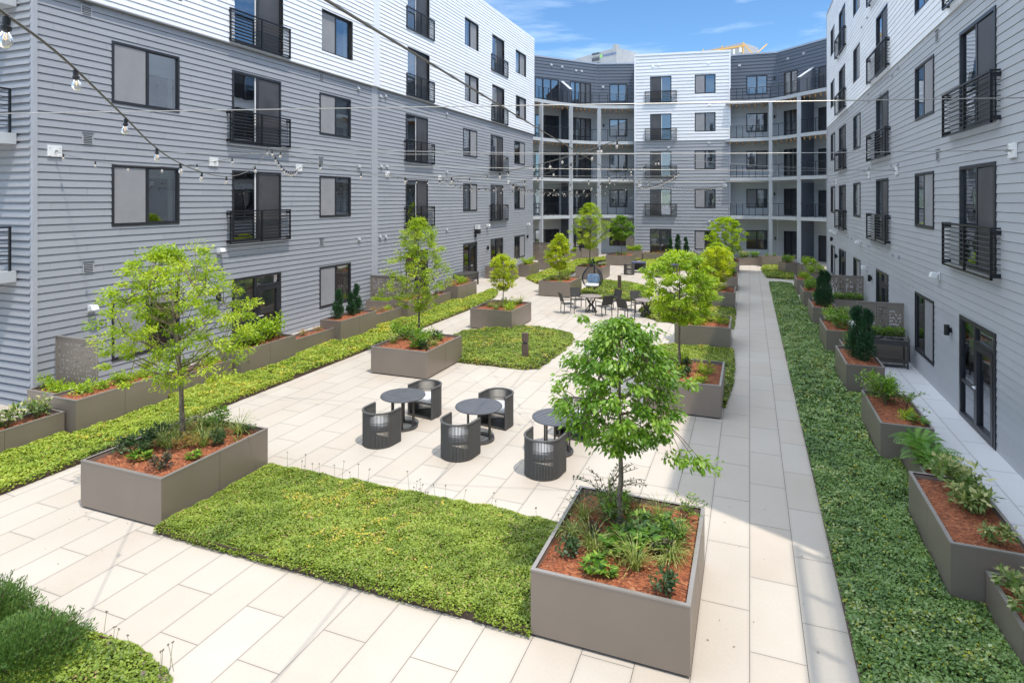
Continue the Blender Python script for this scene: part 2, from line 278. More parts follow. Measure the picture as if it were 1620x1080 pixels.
def leaf_mesh(name, mname, C, D, N, Ln, Wd, val, parent=None, shape=.45):
    """C centres (n,3), D leaf axis, N side axis, Ln, Wd arrays -> lozenge leaves folded a little"""
    n = len(C); C = np.asarray(C, float); D = np.asarray(D, float); N = np.asarray(N, float)
    D /= np.linalg.norm(D, axis=1)[:, None]+1e-9
    S = np.cross(D, N); S /= np.linalg.norm(S, axis=1)[:, None]+1e-9
    Ln = np.broadcast_to(Ln, n)[:, None]; Wd = np.broadcast_to(Wd, n)[:, None]
    V = np.empty((n, 4, 3)); V[:, 0] = C-D*Ln/2; V[:, 2] = C+D*Ln/2
    mid = C-D*Ln*(.5-shape); V[:, 1] = mid+S*Wd/2; V[:, 3] = mid-S*Wd/2
    me = bpy.data.meshes.new(name); me.vertices.add(4*n); me.vertices.foreach_set('co', V.reshape(-1))
    me.loops.add(4*n); me.loops.foreach_set('vertex_index', np.arange(4*n, dtype=np.int32))
    me.polygons.add(n); me.polygons.foreach_set('loop_start', np.arange(0, 4*n, 4, dtype=np.int32)); me.polygons.foreach_set('loop_total', np.full(n, 4, dtype=np.int32))
    me.update(calc_edges=True)
    a = me.attributes.new('v', 'FLOAT', 'FACE'); a.data.foreach_set('value', np.clip(np.broadcast_to(val, n), 0, 1).astype(np.float32))
    me.materials.append(MT[mname]); o = bpy.data.objects.new(name, me); COL.objects.link(o)
    if parent: o.parent = parent
    return o
def rdir(n): d = NR.normal(size=(n, 3)); return d/np.linalg.norm(d, axis=1)[:, None]
# ------------------------------------------------------------------ ground
def sheet(name, poly, z, m, kind='structure'):
    b = MB(); b.add([(p[0], p[1], z) for p in poly], [list(range(len(poly)))]); o = b.build(name, m); o['kind'] = kind; return o
sheet('ground', [(-400, -400), (400, -400), (400, 400), (-400, 400)], -.02, 'roofing')
sheet('courtyard_paving', [(-45, -12), (20, -12), (20, 75), (-45, 75)], 0, 'pavers')
sheet('patio_paving', [(3.2, -6), (7.0, -6), (7.0, 8.2), (4.74, 8.2), (4.74, 46), (3.2, 46)], .006, 'patio_pavers')

# ------------------------------------------------------------------ walls, windows
class Wall:
    def __init__(s, p0, p1):
        s.p0 = Vector((p0[0], p0[1], 0)); d = Vector((p1[0]-p0[0], p1[1]-p0[1], 0)); s.len = d.length; s.d = d.normalized(); s.n = Vector((s.d.y, -s.d.x, 0))
    def P(s, a, z, o=0): return s.p0+s.d*a+s.n*o+Vector((0, 0, z))
    def at(s, px):   # distance along the wall where the photo's column px meets it
        u = (px-HX)/F_; r = Vector((u*CT-ST, u*ST+CT, 0)); den = r.x*s.d.y-r.y*s.d.x
        t = (s.p0.x*s.d.y-s.p0.y*s.d.x)/den; q = r*t-s.p0; return q.dot(s.d)
    def box(s, b, a0, a1, z0, z1, o0, o1):
        P = s.P; b.hexa([P(a0, z0, o1), P(a1, z0, o1), P(a1, z0, o0), P(a0, z0, o0), P(a0, z1, o1), P(a1, z1, o1), P(a1, z1, o0), P(a0, z1, o0)])
EXPO = .19
def siding(w, a0, a1, z0, z1, holes, m, parent, off=0., label=None, lap=.021, expo=EXPO, groove=.016):
    """lap siding: every course is its own tilted board with a real butt edge; holes = [(a0,a1,z0,z1)]"""
    b = MB(); k0 = int(math.floor(z0/expo)); k1 = int(math.ceil(z1/expo)); gr = groove
    for k in range(k0, k1):
        zb, zt = k*expo, (k+1)*expo; lo, hi = max(zb, z0), min(zt, z1)
        if hi-lo < .004: continue
        zg = zt-gr      # a narrow shadow gap under the next course
        cuts = {lo, hi}
        if lo < zg < hi: cuts.add(zg)
        for h in holes:
            for c in (h[2], h[3]):
                if lo < c < hi: cuts.add(c)
        cuts = sorted(cuts)
        for i in range(len(cuts)-1):
            ca, cb = cuts[i], cuts[i+1]; mid = (ca+cb)/2
            sp = [(a0, a1)]
            for h in holes:
                if h[2] < mid < h[3]:
                    q = []
                    for (x, y) in sp:
                        if h[1] <= x or h[0] >= y: q.append((x, y)); continue
                        if h[0] > x: q.append((x, h[0]))
                        if h[1] < y: q.append((h[1], y))
                    sp = q
            if mid > zg: oa = ob = off-.034
            else: oa = off+lap*(1-(ca-zb)/expo); ob = off+lap*(1-(cb-zb)/expo)
            for (x, y) in sp:
                b.quad(w.P(x, ca, oa), w.P(y, ca, oa), w.P(y, cb, ob), w.P(x, cb, ob))
                if mid > zg: o2 = off+lap*gr/expo; b.quad(w.P(x, ca, o2), w.P(y, ca, o2), w.P(y, ca, oa), w.P(x, ca, oa))
                elif i == 0: b.quad(w.P(x, ca, off-.034), w.P(y, ca, off-.034), w.P(y, ca, oa), w.P(x, ca, oa))
    return b.build('wall', m, parent, label=label)
def frame_bars(b, w, a0, a1, z0, z1, t, o0, o1):
    w.box(b, a0, a1, z0, z0+t, o0, o1); w.box(b, a0, a1, z1-t, z1, o0, o1)
    w.box(b, a0, a0+t, z0+t, z1-t, o0, o1); w.box(b, a1-t, a1, z0+t, z1-t, o0, o1)
def room_box(w, a0, a1, z0, z1, parent, blind=0, side=None):
    """reveals and a dark room behind the opening, with a roller blind drawn part of the way"""
    b = MB(); D = -.9; P = w.P
    b.quad(P(a0, z0, D), P(a1, z0, D), P(a1, z1, D), P(a0, z1, D)); b.quad(P(a0, z0, D), P(a0, z0, -.03), P(a1, z0, -.03), P(a1, z0, D))
    b.quad(P(a0, z1, D), P(a1, z1, D), P(a1, z1, -.03), P(a0, z1, -.03)); b.quad(P(a0, z0, D), P(a0, z1, D), P(a0, z1, -.03), P(a0, z0, -.03)); b.quad(P(a1, z0, D), P(a1, z0, -.03), P(a1, z1, -.03), P(a1, z1, D))
    b.build('room_interior', 'room', parent)
    if blind > 0:
        c = MB(); w.box(c, a0+.03, a1-.03, z1-(z1-z0)*blind, z1, -.17, -.15); c.build('roller_blind', 'blind', parent)
    if side:
        c = MB(); x0, x1 = side; n = 8
        for i in range(n):
            xa = x0+(x1-x0)*i/n; xb = x0+(x1-x0)*(i+1)/n; oa = -.2+.03*(i % 2); ob = -.2+.03*((i+1) % 2)
            c.quad(P(xa, z0+.02, oa), P(xb, z0+.02, ob), P(xb, z1, ob), P(xa, z1, oa))
        c.build('curtain', 'blind', parent)
def window(w, a0, a1, z0, z1, parent, screen=0, blind=0, curtain=True, name='window', t=.065):
    """two-light sliding window; screen 0 = insect screen on the first half, 1 = second half, -1 none"""
    b = MB(); frame_bars(b, w, a0, a1, z0, z1, t, -.06, .035); am = (a0+a1)/2; w.box(b, am-.035, am+.035, z0+t, z1-t, -.05, .022)
    fr = b.build(name, 'frame', parent)
    halves = [(a0+t, am-.035), (am+.035, a1-t)]
    for i, (x, y) in enumerate(halves):      # sash
        frame_bars(b2 := MB(), w, x, y, z0+t, z1-t, .028, -.035, .004); b2.build('sash', 'frame', fr)
    g = MB()
    for (x, y) in halves: g.quad(w.P(x, z0+t, -.02), w.P(y, z0+t, -.02), w.P(y, z1-t, -.02), w.P(x, z1-t, -.02))
    g.build('pane', 'glass', fr)
    if screen >= 0:
        x, y = halves[screen]; c = MB(); w.box(c, x+.02, y-.02, z0+t+.02, z1-t-.02, .006, .010); c.build('insect_screen', 'screen', fr)
    ox, oy = halves[1 if screen == 0 else 0]
    room_box(w, a0+.01, a1-.01, z0+.01, z1-.01, fr, blind, ((oy-.17*(oy-ox), oy) if curtain else None))
    return fr
def juliet(w, a0, a1, z0, z1, parent, r0, r1, ztop, screen=1, swap=False):
    """tall sliding door with a bolted-on guard rail"""
    t = .08; b = MB(); frame_bars(b, w, a0, a1, z0, z1, t, -.07, .035); am = (a0+a1)/2; w.box(b, am-.05, am+.05, z0+t, z1-t, -.06, .022)
    fr = b.build('balcony_door', 'frame', parent); g = MB(); halves = [(a0+t, am-.05), (am+.05, a1-t)]
    for (x, y) in halves: g.quad(w.P(x, z0+t, -.03), w.P(y, z0+t, -.03), w.P(y, z1-t, -.03), w.P(x, z1-t, -.03))
    g.build('pane', 'glass', fr)
    x, y = halves[screen]; c = MB(); w.box(c, x+.015, y-.015, z0+t, z1-t-.02, .004, .008); c.build('insect_screen', 'dark_screen', fr)
    q = halves[1-screen]; e = q[1]-.06 if screen else q[0]
    c = MB(); w.box(c, e, e+.055, z0+t, z1-t, -.022, -.012); c.build('sash', 'fixture', fr)
    room_box(w, a0+.01, a1-.01, z0+.01, z1-.01, fr)
    rail(w, r0, r1, z0-.06, ztop, parent)
def rail(w, r0, r1, zb, zt, parent, o=.17):
    b = MB(); P = w.P
    w.box(b, r0, r1, zt-.045, zt, o-.03, o+.03); w.box(b, r0, r1, zb, zb+.04, o-.02, o+.02)
    n = 10
    for i in range(1, n): z = zb+(zt-zb)*i/n; b.tube([P(r0, z, o), P(r1, z, o)], .0145, 6)
    for a in (r0, (r0+r1)/2-.02, r1-.04): w.box(b, a, a+.04, zb, zt-.045, o-.026, o+.026)
    for a in (r0, r1-.04):
        for z in (zb+.05, zt-.15): w.box(b, a-.01, a+.05, z, z+.09, .0, o-.026)
    # short returns to the wall
    for a in (r0+.02, r1-.02):
        for i in range(1, n): z = zb+(zt-zb)*i/n; b.tube([P(a, z, .01), P(a, z, o-.02)], .009, 5)
        b.bar(P(a, zt-.02, 0.0), P(a, zt-.02, o-.03), .04, .04)
    b.build('guard_rail', 'railing', parent)
def patio_door(w, a0, a1, z1, parent, flip=False, transom=True):
    """fixed sidelight beside a glazed door under a transom"""
    t = .09; b = MB(); frame_bars(b, w, a0, a1, .02, z1, t, -.07, .035); am = a0+(a1-a0)*(.46 if not flip else .54); w.box(b, am-.05, am+.05, .11, z1-t, -.06, .03)
    d0, d1 = (am+.05, a1-t) if not flip else (a0+t, am-.05); s0, s1 = (a0+t, am-.05) if not flip else (am+.05, a1-t)
    zt = z1-.45 if transom else z1-t
    if transom: w.box(b, d0, d1, zt, zt+.08, -.06, .028)
    w.box(b, s0, s1, .85, .92, -.05, .02)
    fr = b.build('patio_door', 'frame', parent)
    l = MB(); frame_bars(l, w, d0+.01, d1-.01, .04, zt-.01, .13, -.055, .045)
    lf = l.build('door_leaf', 'frame', fr)
    hx = d0+.07 if not flip else d1-.07
    g = MB(); zz = [(s0, s1, .11, .85), (s0, s1, .92, z1-t), (d0+.12, d1-.12, .16, zt-.13)]+([(d0, d1, zt+.08, z1-t)] if transom else [])
    for (x, y, za, zb) in zz: g.quad(w.P(x, za, -.02), w.P(y, za, -.02), w.P(y, zb, -.02), w.P(x, zb, -.02))
    g.build('pane', 'glass', fr)
    h = MB(); h.bar(w.P(hx, 1.0, .10), w.P(hx+(.16 if not flip else -.16), 1.0, .10), .025); h.bar(w.P(hx, 1.0, .045), w.P(hx, 1.0, .10), .03); h.build('handle', 'fixture', fr)
    room_box(w, a0+.01, a1-.01, .02, z1-.01, fr, rnd.choice([0, .45, .6]))
def vent(w, a, z, parent, s=.30, m='vent'):
    b = MB(); w.box(b, a-s/2, a+s/2, z-s/2, z+s/2, .0, .028)
    for i in range(5): zz = z-s*.32+i*s*.15; w.box(b, a-s*.36, a+s*.36, zz, zz+s*.045, .03, .05)
    b.mi(1); w.box(b, a-s*.38, a+s*.38, z-s*.38, z+s*.38, .022, .032); w.box(b, a-s/2, a+s/2, z+s/2, z+s/2+.015, 0, .05)
    b.build('louvre_vent', [m, 'vent_dark'], parent)
def small_vent(w, a, z, parent, s=.17, m='vent'):
    b = MB(); w.box(b, a-s/2, a+s/2, z-s/2, z+s/2, .0, .03); b.hexa([w.P(a-s*.4, z-s*.3, .1), w.P(a+s*.4, z-s*.3, .1), w.P(a+s*.4, z-s*.3, .03), w.P(a-s*.4, z-s*.3, .03), w.P(a-s*.4, z+s*.3, .06), w.P(a+s*.4, z+s*.3, .06), w.P(a+s*.4, z+s*.3, .03), w.P(a-s*.4, z+s*.3, .03)])
    b.build('dryer_vent', m, parent)
def settle(root):
    inv = root.matrix_basis.inverted()
    for c in root.children: c.matrix_parent_inverse = inv

HD = [2.42, 6.17, 9.6, 13.03, 16.46]       # window heads, left building
# ---------------- left building
LB = thing('apartment_building', 'long sunlit apartment block on the left with grey lap siding below and white above', 'building', (-16.5, 9.74, 0))
wl = Wall((-16.5, 9.74), (-16.5, 47.04))
A = lambda Y: Y-9.74
cols = [('w', 11.73, 13.88), ('j', 15.95, 18.28, 15.72, 18.62), ('w', 20.5, 22.6), ('j', 27.25, 29.55, 27.1, 30.05), ('w', 34.0, 36.05), ('j', 38.3, 40.5, 38.1, 41.15), ('w', 42.8, 45.05)]
holes = []
for c in cols:
    a0, a1 = A(c[1]), A(c[2])
    for k in range(5):
        z1 = HD[k]
        if c[0] == 'w':
            if k == 0 and c[1] == 34.0: patio_door(wl, a0, a1, 2.42, LB, transom=False); holes.append((a0, a1, .0, 2.42)); continue
            z0 = z1-(1.73 if k else 1.72)
            if k == 0: z1 = 2.4
            far = c[1] > 30; sc = 0 if (not far) else (1 if k % 2 else 1)
            window(wl, a0, a1, z0, z1, LB, screen=(0 if not far else 1), blind=rnd.choice([0, .2, 0, .4, .75]))
            holes.append((a0, a1, z0, z1))
        else:
            if k == 0: patio_door(wl, a0, a1, 2.47, LB); holes.append((a0, a1, .0, 2.47)); continue
            z0 = HD[k]-2.44; juliet(wl, a0, a1, z0, HD[k]+.02, LB, A(c[3]), A(c[4]), z0+1.08); holes.append((a0, a1, z0, HD[k]+.02))
ZB = 10.5; t0, t1 = A(24.19), A(24.7)
for (a0, a1) in ((.08, t0), (t1, wl.len-.0)):
    siding(wl, a0, a1, 0, ZB, holes, 'grey_siding', LB)
    siding(wl, a0, a1, ZB, 18.1, holes, 'white_siding', LB, off=.12, label='white upper siding')
b = MB(); wl.box(b, t0, t1, 0, ZB, -.03, .03); wl.box(b, -.02, .09, 0, ZB, -.06, .035)
for (a0, a1) in ((.08, t0), (t1, wl.len)): wl.box(b, a0, a1, ZB-.035, ZB-.002, .0, .135)
b.build('trim_board', 'pale_trim', LB)
b = MB(); wl.box(b, t0, t1, ZB, 18.1, -.03, .15); wl.box(b, -.02, .09, ZB, 18.1, -.06, .15); wl.box(b, 0, wl.len, 18.1, 18.3, -.3, .13); b.build('parapet_trim', 'white_trim', LB)
# recess with balconies at the near end
we = Wall((-30, 9.74), (-16.5, 9.74)); siding(we, 0, we.len-.06, 0, ZB, [], 'grey_siding', LB, label='end wall of the balcony recess', lap=.034, groove=.055); siding(we, 0, we.len-.06, ZB, 18.1, [], 'white_siding', LB)
wfar = Wall((-16.5, 47.04), (-30, 47.04)); siding(wfar, 0, wfar.len, 0, 18.1, [], 'grey_siding', LB, label='far end wall')
for zf in (3.42, 6.85, 10.28):
    b = MB(); b.box(-26, 8.2, zf-.28, -17.06, 9.70, zf-.01); b.build('balcony_slab', 'slab_paint', LB)
    b = MB(); X0, X1, Y0, Y1 = -26, -17.14, 8.26, 9.62
    for i in range(1, 10): z = zf+.08+i*.1; b.tube([(X1, Y0, z), (X1, Y1, z)], .011, 5); b.tube([(X0, Y0, z), (X1, Y0, z)], .011, 5)
    b.box(X1-.03, Y0, zf+1.06, X1+.03, Y1, zf+1.1); b.box(X0, Y0-.03, zf+1.06, X1, Y0+.03, zf+1.1)
    for y in (Y0, (Y0+Y1)/2, Y1-.05): b.box(X1-.025, y, zf-.01, X1+.025, y+.05, zf+1.06)
    b.build('balcony_railing', 'railing', LB)
b = MB(); b.box(-32, 9.8, 17.9, -16.56, 47.0, 18.0); b.box(-32, 9.8, 0, -31.8, 47.0, 18.0); b.build('roof', 'roofing', LB)
# fixtures on the left wall read off the photo
def LW(px, py):
    Y, d = onX(px, -16.5); return A(Y), H_-(py-HY)*d/F_
for p in [(136, 17), (138, 220), (139, 423)]: a, z = LW(*p); vent(wl, a, z, LB)
for p in [(508, 122), (507, 255), (508, 383)]: a, z = LW(*p); vent(wl, a, z, LB, .3)
for p in [(566, 140), (567, 263), (567, 378), (566, 20), (601, 152), (609, 152), (600, 374), (609, 374), (602, 263), (611, 263), (600, 37), (607, 38), (706, 86), (706, 180), (706, 363), (706, 272), (781, 37), (790, 45), (833, 70), (834, 145)]:
    a, z = LW(*p); small_vent(wl, a, z, LB, .2, 'white_trim' if z > ZB else 'vent')
settle(LB)

# ---------------- right building
RB = thing('apartment_building', 'shaded apartment block on the right with grey lap siding and black guard rails', 'building', (4.75, 8.2, 0))
wr = Wall((4.75, 44.8), (4.75, 8.2)); B = lambda Y: 44.8-Y
HR = [2.38, 5.98, 9.2, 12.43, 15.66]; ZR = 9.87
cols = [('w', 40.85, 42.75), ('j', 36.5, 39.0, 36.15, 39.6), ('w', 31.9, 33.85), ('j', 25.85, 28.1, 25.5, 29.3), ('w', 19.9, 21.93), ('j', 15.35, 17.66, 15.1, 18.45), ('w', 10.2, 12.2)]
holes = []
for c in cols:
    a0, a1 = B(c[2]), B(c[1])
    for k in range(5):
        z1 = HR[k]
        if c[0] == 'w':
            z0 = z1-(1.62 if k else 1.78)
            window(wr, a0, a1, z0, z1, RB, screen=1, blind=rnd.choice([0, 0, .35, .7])); holes.append((a0, a1, z0, z1))
        else:
            if k == 0: patio_door(wr, a0, a1, 2.42, RB); holes.append((a0, a1, 0, 2.42)); continue
            z0 = HR[k]-2.38; juliet(wr, a0, a1, z0, HR[k], RB, B(c[4]), B(c[3]), z0+1.02); holes.append((a0, a1, z0, HR[k]))
dh = (B(42.6), B(41.2), 0, 2.3)   # solid service door near the far corner
siding(wr, 0.08, wr.len-.06, 0, ZR, [h for h in holes], 'grey_siding_lifted', RB, lap=.012, groove=.008)
siding(wr, 0.08, wr.len-.06, ZR, 17.2, holes, 'white_siding', RB, off=.03, label='white upper siding', lap=.012, groove=.008)
for bx in ((-.02, .09, 0, 17.2, -.06, .05), (wr.len-.07, wr.len, 0, 17.2, -.06, .05), (0, wr.len, 17.2, 17.35, -.3, .06)): b = MB(); wr.box(b, *bx); b.build('trim_board', 'pale_trim', RB)
wn_ = Wall((4.75, 8.2), (7.0, 8.2)); siding(wn_, .06, wn_.len, 0, 17.2, [], 'grey_siding', RB)
ws = Wall((7.0, 8.2), (7.0, -10)); siding(ws, 0, ws.len, 0, 17.2, [], 'grey_siding', RB)
wf = Wall((16, 44.8), (4.75, 44.8)); siding(wf, 0, wf.len-.06, 0, 17.2, [], 'grey_siding', RB)
b = MB(); b.box(4.8, 8.3, 17.0, 16, 44.7, 17.1); b.box(7.05, -10, 17.0, 16, 8.3, 17.1); b.box(15.8, -10, 0, 16, 44.7, 17.1); b.build('roof', 'roofing', RB)
for zf in (3.6, 7.2, 11.05):
    b = MB(); b.box(4.86, -4, zf-.28, 6.98, 8.05, zf); b.build('balcony_slab', 'slab_paint', RB)
    b = MB(); b.box(4.84, -4, zf+1.0, 4.94, 8.05, zf+1.09)
    for i in range(12): b.box(4.86, 7.9-i*1.05, zf, 4.92, 7.96-i*1.05, zf+1.0)
    for i in range(1, 9): b.tube([(4.89, -4, zf+i*.11), (4.89, 8.0, zf+i*.11)], .009, 5)
    b.build('balcony_railing', 'railing', RB)
def RW(px, py):
    Y, d = onX(px, 4.75); return B(Y), H_-(py-HY)*d/F_
a, z = RW(1484, 58); vent(wr, a, z, RB, .3); a, z = RW(1485, 246); vent(wr, a, z, RB, .3)
for p in [(1365, 43), (1374, 28), (1341, 175), (1349, 168), (1413, 119), (1422, 108), (1367, 158), (1375, 149), (1411, 262), (1422, 261), (1368, 270), (1376, 266), (1413, 403), (1423, 406), (1342, 374), (1348, 377), (1375, 389), (1375, 160), (1394, 150)]:
    a, z = RW(*p); small_vent(wr, a, z, RB, .13)
settle(RB)

# ---------------- rear building: set-back balconies either side of a projecting white bay
BB = thing('apartment_building', 'rear apartment block with a projecting white bay between curved stacks of balconies', 'building', tuple(W(1080, 55)))
def WW(pa, pb): return Wall(tuple(W(*pa))[:2], tuple(W(*pb))[:2])
def ext(pa, pb, e0=0, e1=0):
    a, c = W(*pa), W(*pb); d = (c-a).normalized(); a2 = a-d*e0; c2 = c+d*e1; return Wall(tuple(a2)[:2], tuple(c2)[:2])
HB = [2.38, 6.12, 9.58, 12.98, 16.4]; SL = [3.75, 7.1, 10.57, 13.9]; ZT = 18.3
fA = ext((843, 56.0), (944, 59.5), 7, 0); fB = ext((944, 59.5), (1004, 59.3), 0, 3)
bl = WW((1004, 56.2), (1155, 54.4)); fC = ext((1155, 56.0), (1230, 54.8), 2, 0); fD = ext((1230, 54.8), (1309, 50.0), 0, 5)
def face(w, items, mlow, mtop, zsplit, off=0.):
    holes = []
    for it in items:
        kind, p0, p1 = it[:3]; a0, a1 = sorted((w.at(p0), w.at(p1)))
        for k in range(5):
            z1 = HB[k]
            if kind == 'w': z0 = z1-1.72; window(w, a0, a1, z0, z1, BB, screen=-1 if k > 2 else rnd.choice([-1, 0, 1]), blind=rnd.choice([0, 1, .5, 0]), curtain=False)
            elif kind == 'jw': z0 = z1-1.72; window(w, a0, a1, z0, z1, BB, screen=0, blind=0, curtain=False)
            elif kind == 'j':
                if k == 0: patio_door(w, a0, a1, 2.5, BB, transom=False); z0 = 0; z1 = 2.5
                else:
                    z0 = z1-2.4; juliet(w, a0, a1, z0, z1, BB, a0-.45, a1+.45, z0+1.05, screen=0)
            elif kind == 'd':
                zf = 0 if k == 0 else SL[k-1]; z0 = zf+.04; b = MB(); n = it[3] if len(it) > 3 else 3
                frame_bars(b, w, a0, a1, z0, z1, .08, -.06, .035)
                for i in range(1, n): a = a0+(a1-a0)*i/n; w.box(b, a-.05, a+.05, z0+.08, z1-.08, -.05, .03)
                w.box(b, a0+.08, a1-.08, z0+.55, z0+.62, -.04, .02)
                fr = b.build('balcony_door', 'frame', BB); g = MB(); g.quad(w.P(a0+.08, z0+.08, -.03), w.P(a1-.08, z0+.08, -.03), w.P(a1-.08, z1-.08, -.03), w.P(a0+.08, z1-.08, -.03)); g.build('pane', 'glass', fr)
                room_box(w, a0+.01, a1-.01, z0, z1-.01, fr, 0, (a0+.1, a0+(a1-a0)*rnd.choice([.25, .45, .6])) if rnd.random() < .75 else None)
            elif kind == 'x':
                zf = 0 if k == 0 else SL[k-1]; z0 = zf+.03; b = MB(); frame_bars(b, w, a0, a1, z0, z1-.2, .08, -.04, .03); z1 -= .2
                fr = b.build('entry_door', 'frame', BB); c = MB(); w.box(c, a0+.08, a1-.08, z0+.08, z1-.08, -.03, .0); c.build('door_leaf', 'dark_door', fr)
            holes.append((a0, a1, z0, z1))
    siding(w, 0, w.len, 0, zsplit, holes, mlow, BB, lap=.03, expo=.30, groove=.03); siding(w, 0, w.len, zsplit, ZT, holes, mtop, BB, off=off, lap=.03, expo=.30, groove=.03)
face(fA, [('d', 846, 884, 3), ('d', 901.6, 934.8, 4)], 'mid_siding', 'slate_siding', SL[3]); face(fB, [('w', 964, 992.6)], 'mid_siding', 'slate_siding', SL[3])
face(bl, [('j', 1028.4, 1062.2), ('jw', 1099, 1132)], 'grey_siding', 'white_siding_b', ZB, off=.03)
face(fC, [('w', 1180.7, 1214)], 'mid_siding', 'slate_siding', SL[3]); face(fD, [('d', 1240.5, 1262, 2), ('x', 1295, 1310)], 'mid_siding', 'slate_siding', SL[3])
bp0, bp1 = W(1004, 56.2), W(1155, 54.4)
s0 = Wall(tuple(bp0-bl.n*6)[:2], tuple(bp0)[:2]); s1 = Wall(tuple(bp1)[:2], tuple(bp1-bl.n*6)[:2])
for s_ in (s0, s1):
    siding(s_, 0, s_.len, 0, ZB, [], 'grey_siding', BB, lap=.03, expo=.30, groove=.03); siding(s_, 0, s_.len, ZB, ZT, [], 'white_siding_b', BB, lap=.03, expo=.30, groove=.03)
b = MB()
for w, m in ((bl, 0),):
    w.box(b, -.04, .1, ZB, ZT, -.1, .06); w.box(b, w.len-.1, w.len+.04, ZB, ZT, -.1, .06); w.box(b, -.06, w.len+.06, ZT, ZT+.2, -.3, .08)
b.build('parapet_trim', 'white_trim', BB)
for a0_, a1_ in ((-.04, .1), (bl.len-.1, bl.len+.04)): b = MB(); bl.box(b, a0_, a1_, 0, ZB-.002, -.1, .05); b.build('corner_trim', 'flashing', BB)
for w in (fA, fB, fC, fD): b = MB(); w.box(b, 0, w.len, ZT, ZT+.14, -.3, .06); b.build('parapet_cap', 'flashing', BB)
def curve(pts): return [W(p[0], p[1]) for p in pts]
LC = curve([(775, 46.2), (800, 48.2), (822, 50.3), (845, 52.3), (860, 53.3), (875, 54.1), (890, 54.8), (905, 55.4), (925, 56.1), (948, 56.6), (975, 56.7), (1003.5, 56.6)])
RC = curve([(1155.5, 53.9), (1175, 53.7), (1195, 53.35), (1219, 52.7), (1245, 51.2), (1264, 49.8), (1290, 48.3), (1316, 47), (1340, 45.8)])
lback = [fB.P(fB.len, 0), fA.P(fA.len, 0), fA.P(0, 0)]; rback = [fD.P(fD.len, 0), fD.P(0, 0), fC.P(0, 0)]
for C_, back in ((LC, lback), (RC, rback)):
    for z in SL:
        poly = [(p.x, p.y) for p in C_]+[(p.x, p.y) for p in back]
        b = MB(); b.prism(poly, z-.30, z-.02); b.build('balcony_slab', 'slab_paint', BB)
        b = MB(); q = [(p.x, p.y) for p in [p+(Vector((0, 0, 0))-p).normalized()*-.25 for p in C_]]
        for i in range(len(C_)-1):          # joists show under each deck
            a, c = C_[i], C_[i+1]; n = max(2, int((c-a).length/.45))
            for j in range(n):
                p = a.lerp(c, j/n); v = Vector((-p.x, -p.y, 0)).normalized(); p1 = p-v*.2; p2 = p-v*1.7
                b.bar((p1.x, p1.y, z-.41), (p2.x, p2.y, z-.41), .09, .2)
        if z > 8: b.build('deck_joists', 'joist_wood', BB)
        b = MB(); n_ = 10; ins = [p-Vector((-p.x, -p.y, 0)).normalized()*.1 for p in C_]
        for i in range(1, n_): b.tube([(p.x, p.y, z+i*.1+.02) for p in ins], .008, 4)
        b.tube([(p.x, p.y, z+1.06) for p in ins], .024, 6); b.tube([(p.x, p.y, z+.06) for p in ins], .02, 5)
        for i in range(len(ins)-1):
            for f in (0, .5): p = ins[i].lerp(ins[i+1], f); b.box(p.x-.022, p.y-.022, z-.02, p.x+.022, p.y+.022, z+1.06)
        b.build('balcony_railing', 'railing', BB)
for (px, d) in [(856, 53.15), (903, 55.35), (948, 56.65), (1219, 52.75), (1264, 49.85)]:
    p = W(px, d); v = Vector((-p.x, -p.y, 0)).normalized(); b = MB(); t = .15; p = p-v*.05
    b.box(p.x-t, p.y-t, 0, p.x+t, p.y+t, SL[3]-.31); b.build('balcony_post', 'slab_paint', BB)
for (pa, pb, sgn) in [((903, 55.6), (889, 57.5), 1), ((1264, 50.1), (1287, 51.3), -1)]:
    a, c = W(*pa), W(*pb); b = MB(); ww = Wall(tuple(a)[:2], tuple(c)[:2]); ww.box(b, 0, ww.len+.3, 0, SL[3]-.31, -.08, .08)
    b.build('divider_wall', 'slate_siding', BB)
    b = MB(); P = ww.P; z = SL[3]; b.hexa([P(0, z, -.1), P(ww.len, z, -.1), P(ww.len, z, .1), P(0, z, .1), P(0, z+1.25, -.1), P(ww.len, z+2.35, -.1), P(ww.len, z+2.35, .1), P(0, z+1.25, .1)]); b.build('divider_wall', 'slate_siding', BB, label='sloping top-floor divider')
    b = MB(); b.bar(P(-.05, z+1.28), P(ww.len, z+2.38), .26, .06); b.build('divider_cap', 'slab_paint', BB)
for w, l in ((fA, [(872, 103), (889, 106), (911, 112), (920, 113)]), (fB, [(954, 138)]), (bl, [(1033, 105), (1043, 103), (1121, 100), (1122, 166), (1122, 226), (1058, 233), (1122, 350)]), (fC, [(1170, 104)]), (fD, [(1247, 93), (1272, 85)])):
    for (px, py) in l:
        a = w.at(px); q = w.P(a, 0); d = -q.x*ST+q.y*CT; small_vent(w, a, H_-(py-HY)*d/F_, BB, .24, 'white_trim' if w is bl and py < 220 else 'vent')
poly = [LC[0]]+[fA.P(0, 0), fA.P(fA.len, 0), fB.P(fB.len-2.9, 0), bp0, bp1, fC.P(2.1, 0), fD.P(0, 0), fD.P(fD.len, 0)]
up = [(p.x, p.y) for p in poly[1:]]
b = MB(); back = [(up[-1][0]+3, up[-1][1]+14), (up[0][0]-4, up[0][1]+16)]; b.prism([(x, y+.4) for x, y in up]+back, ZT-.25, ZT-.1); b.build('roof', 'roofing', BB)
settle(BB)

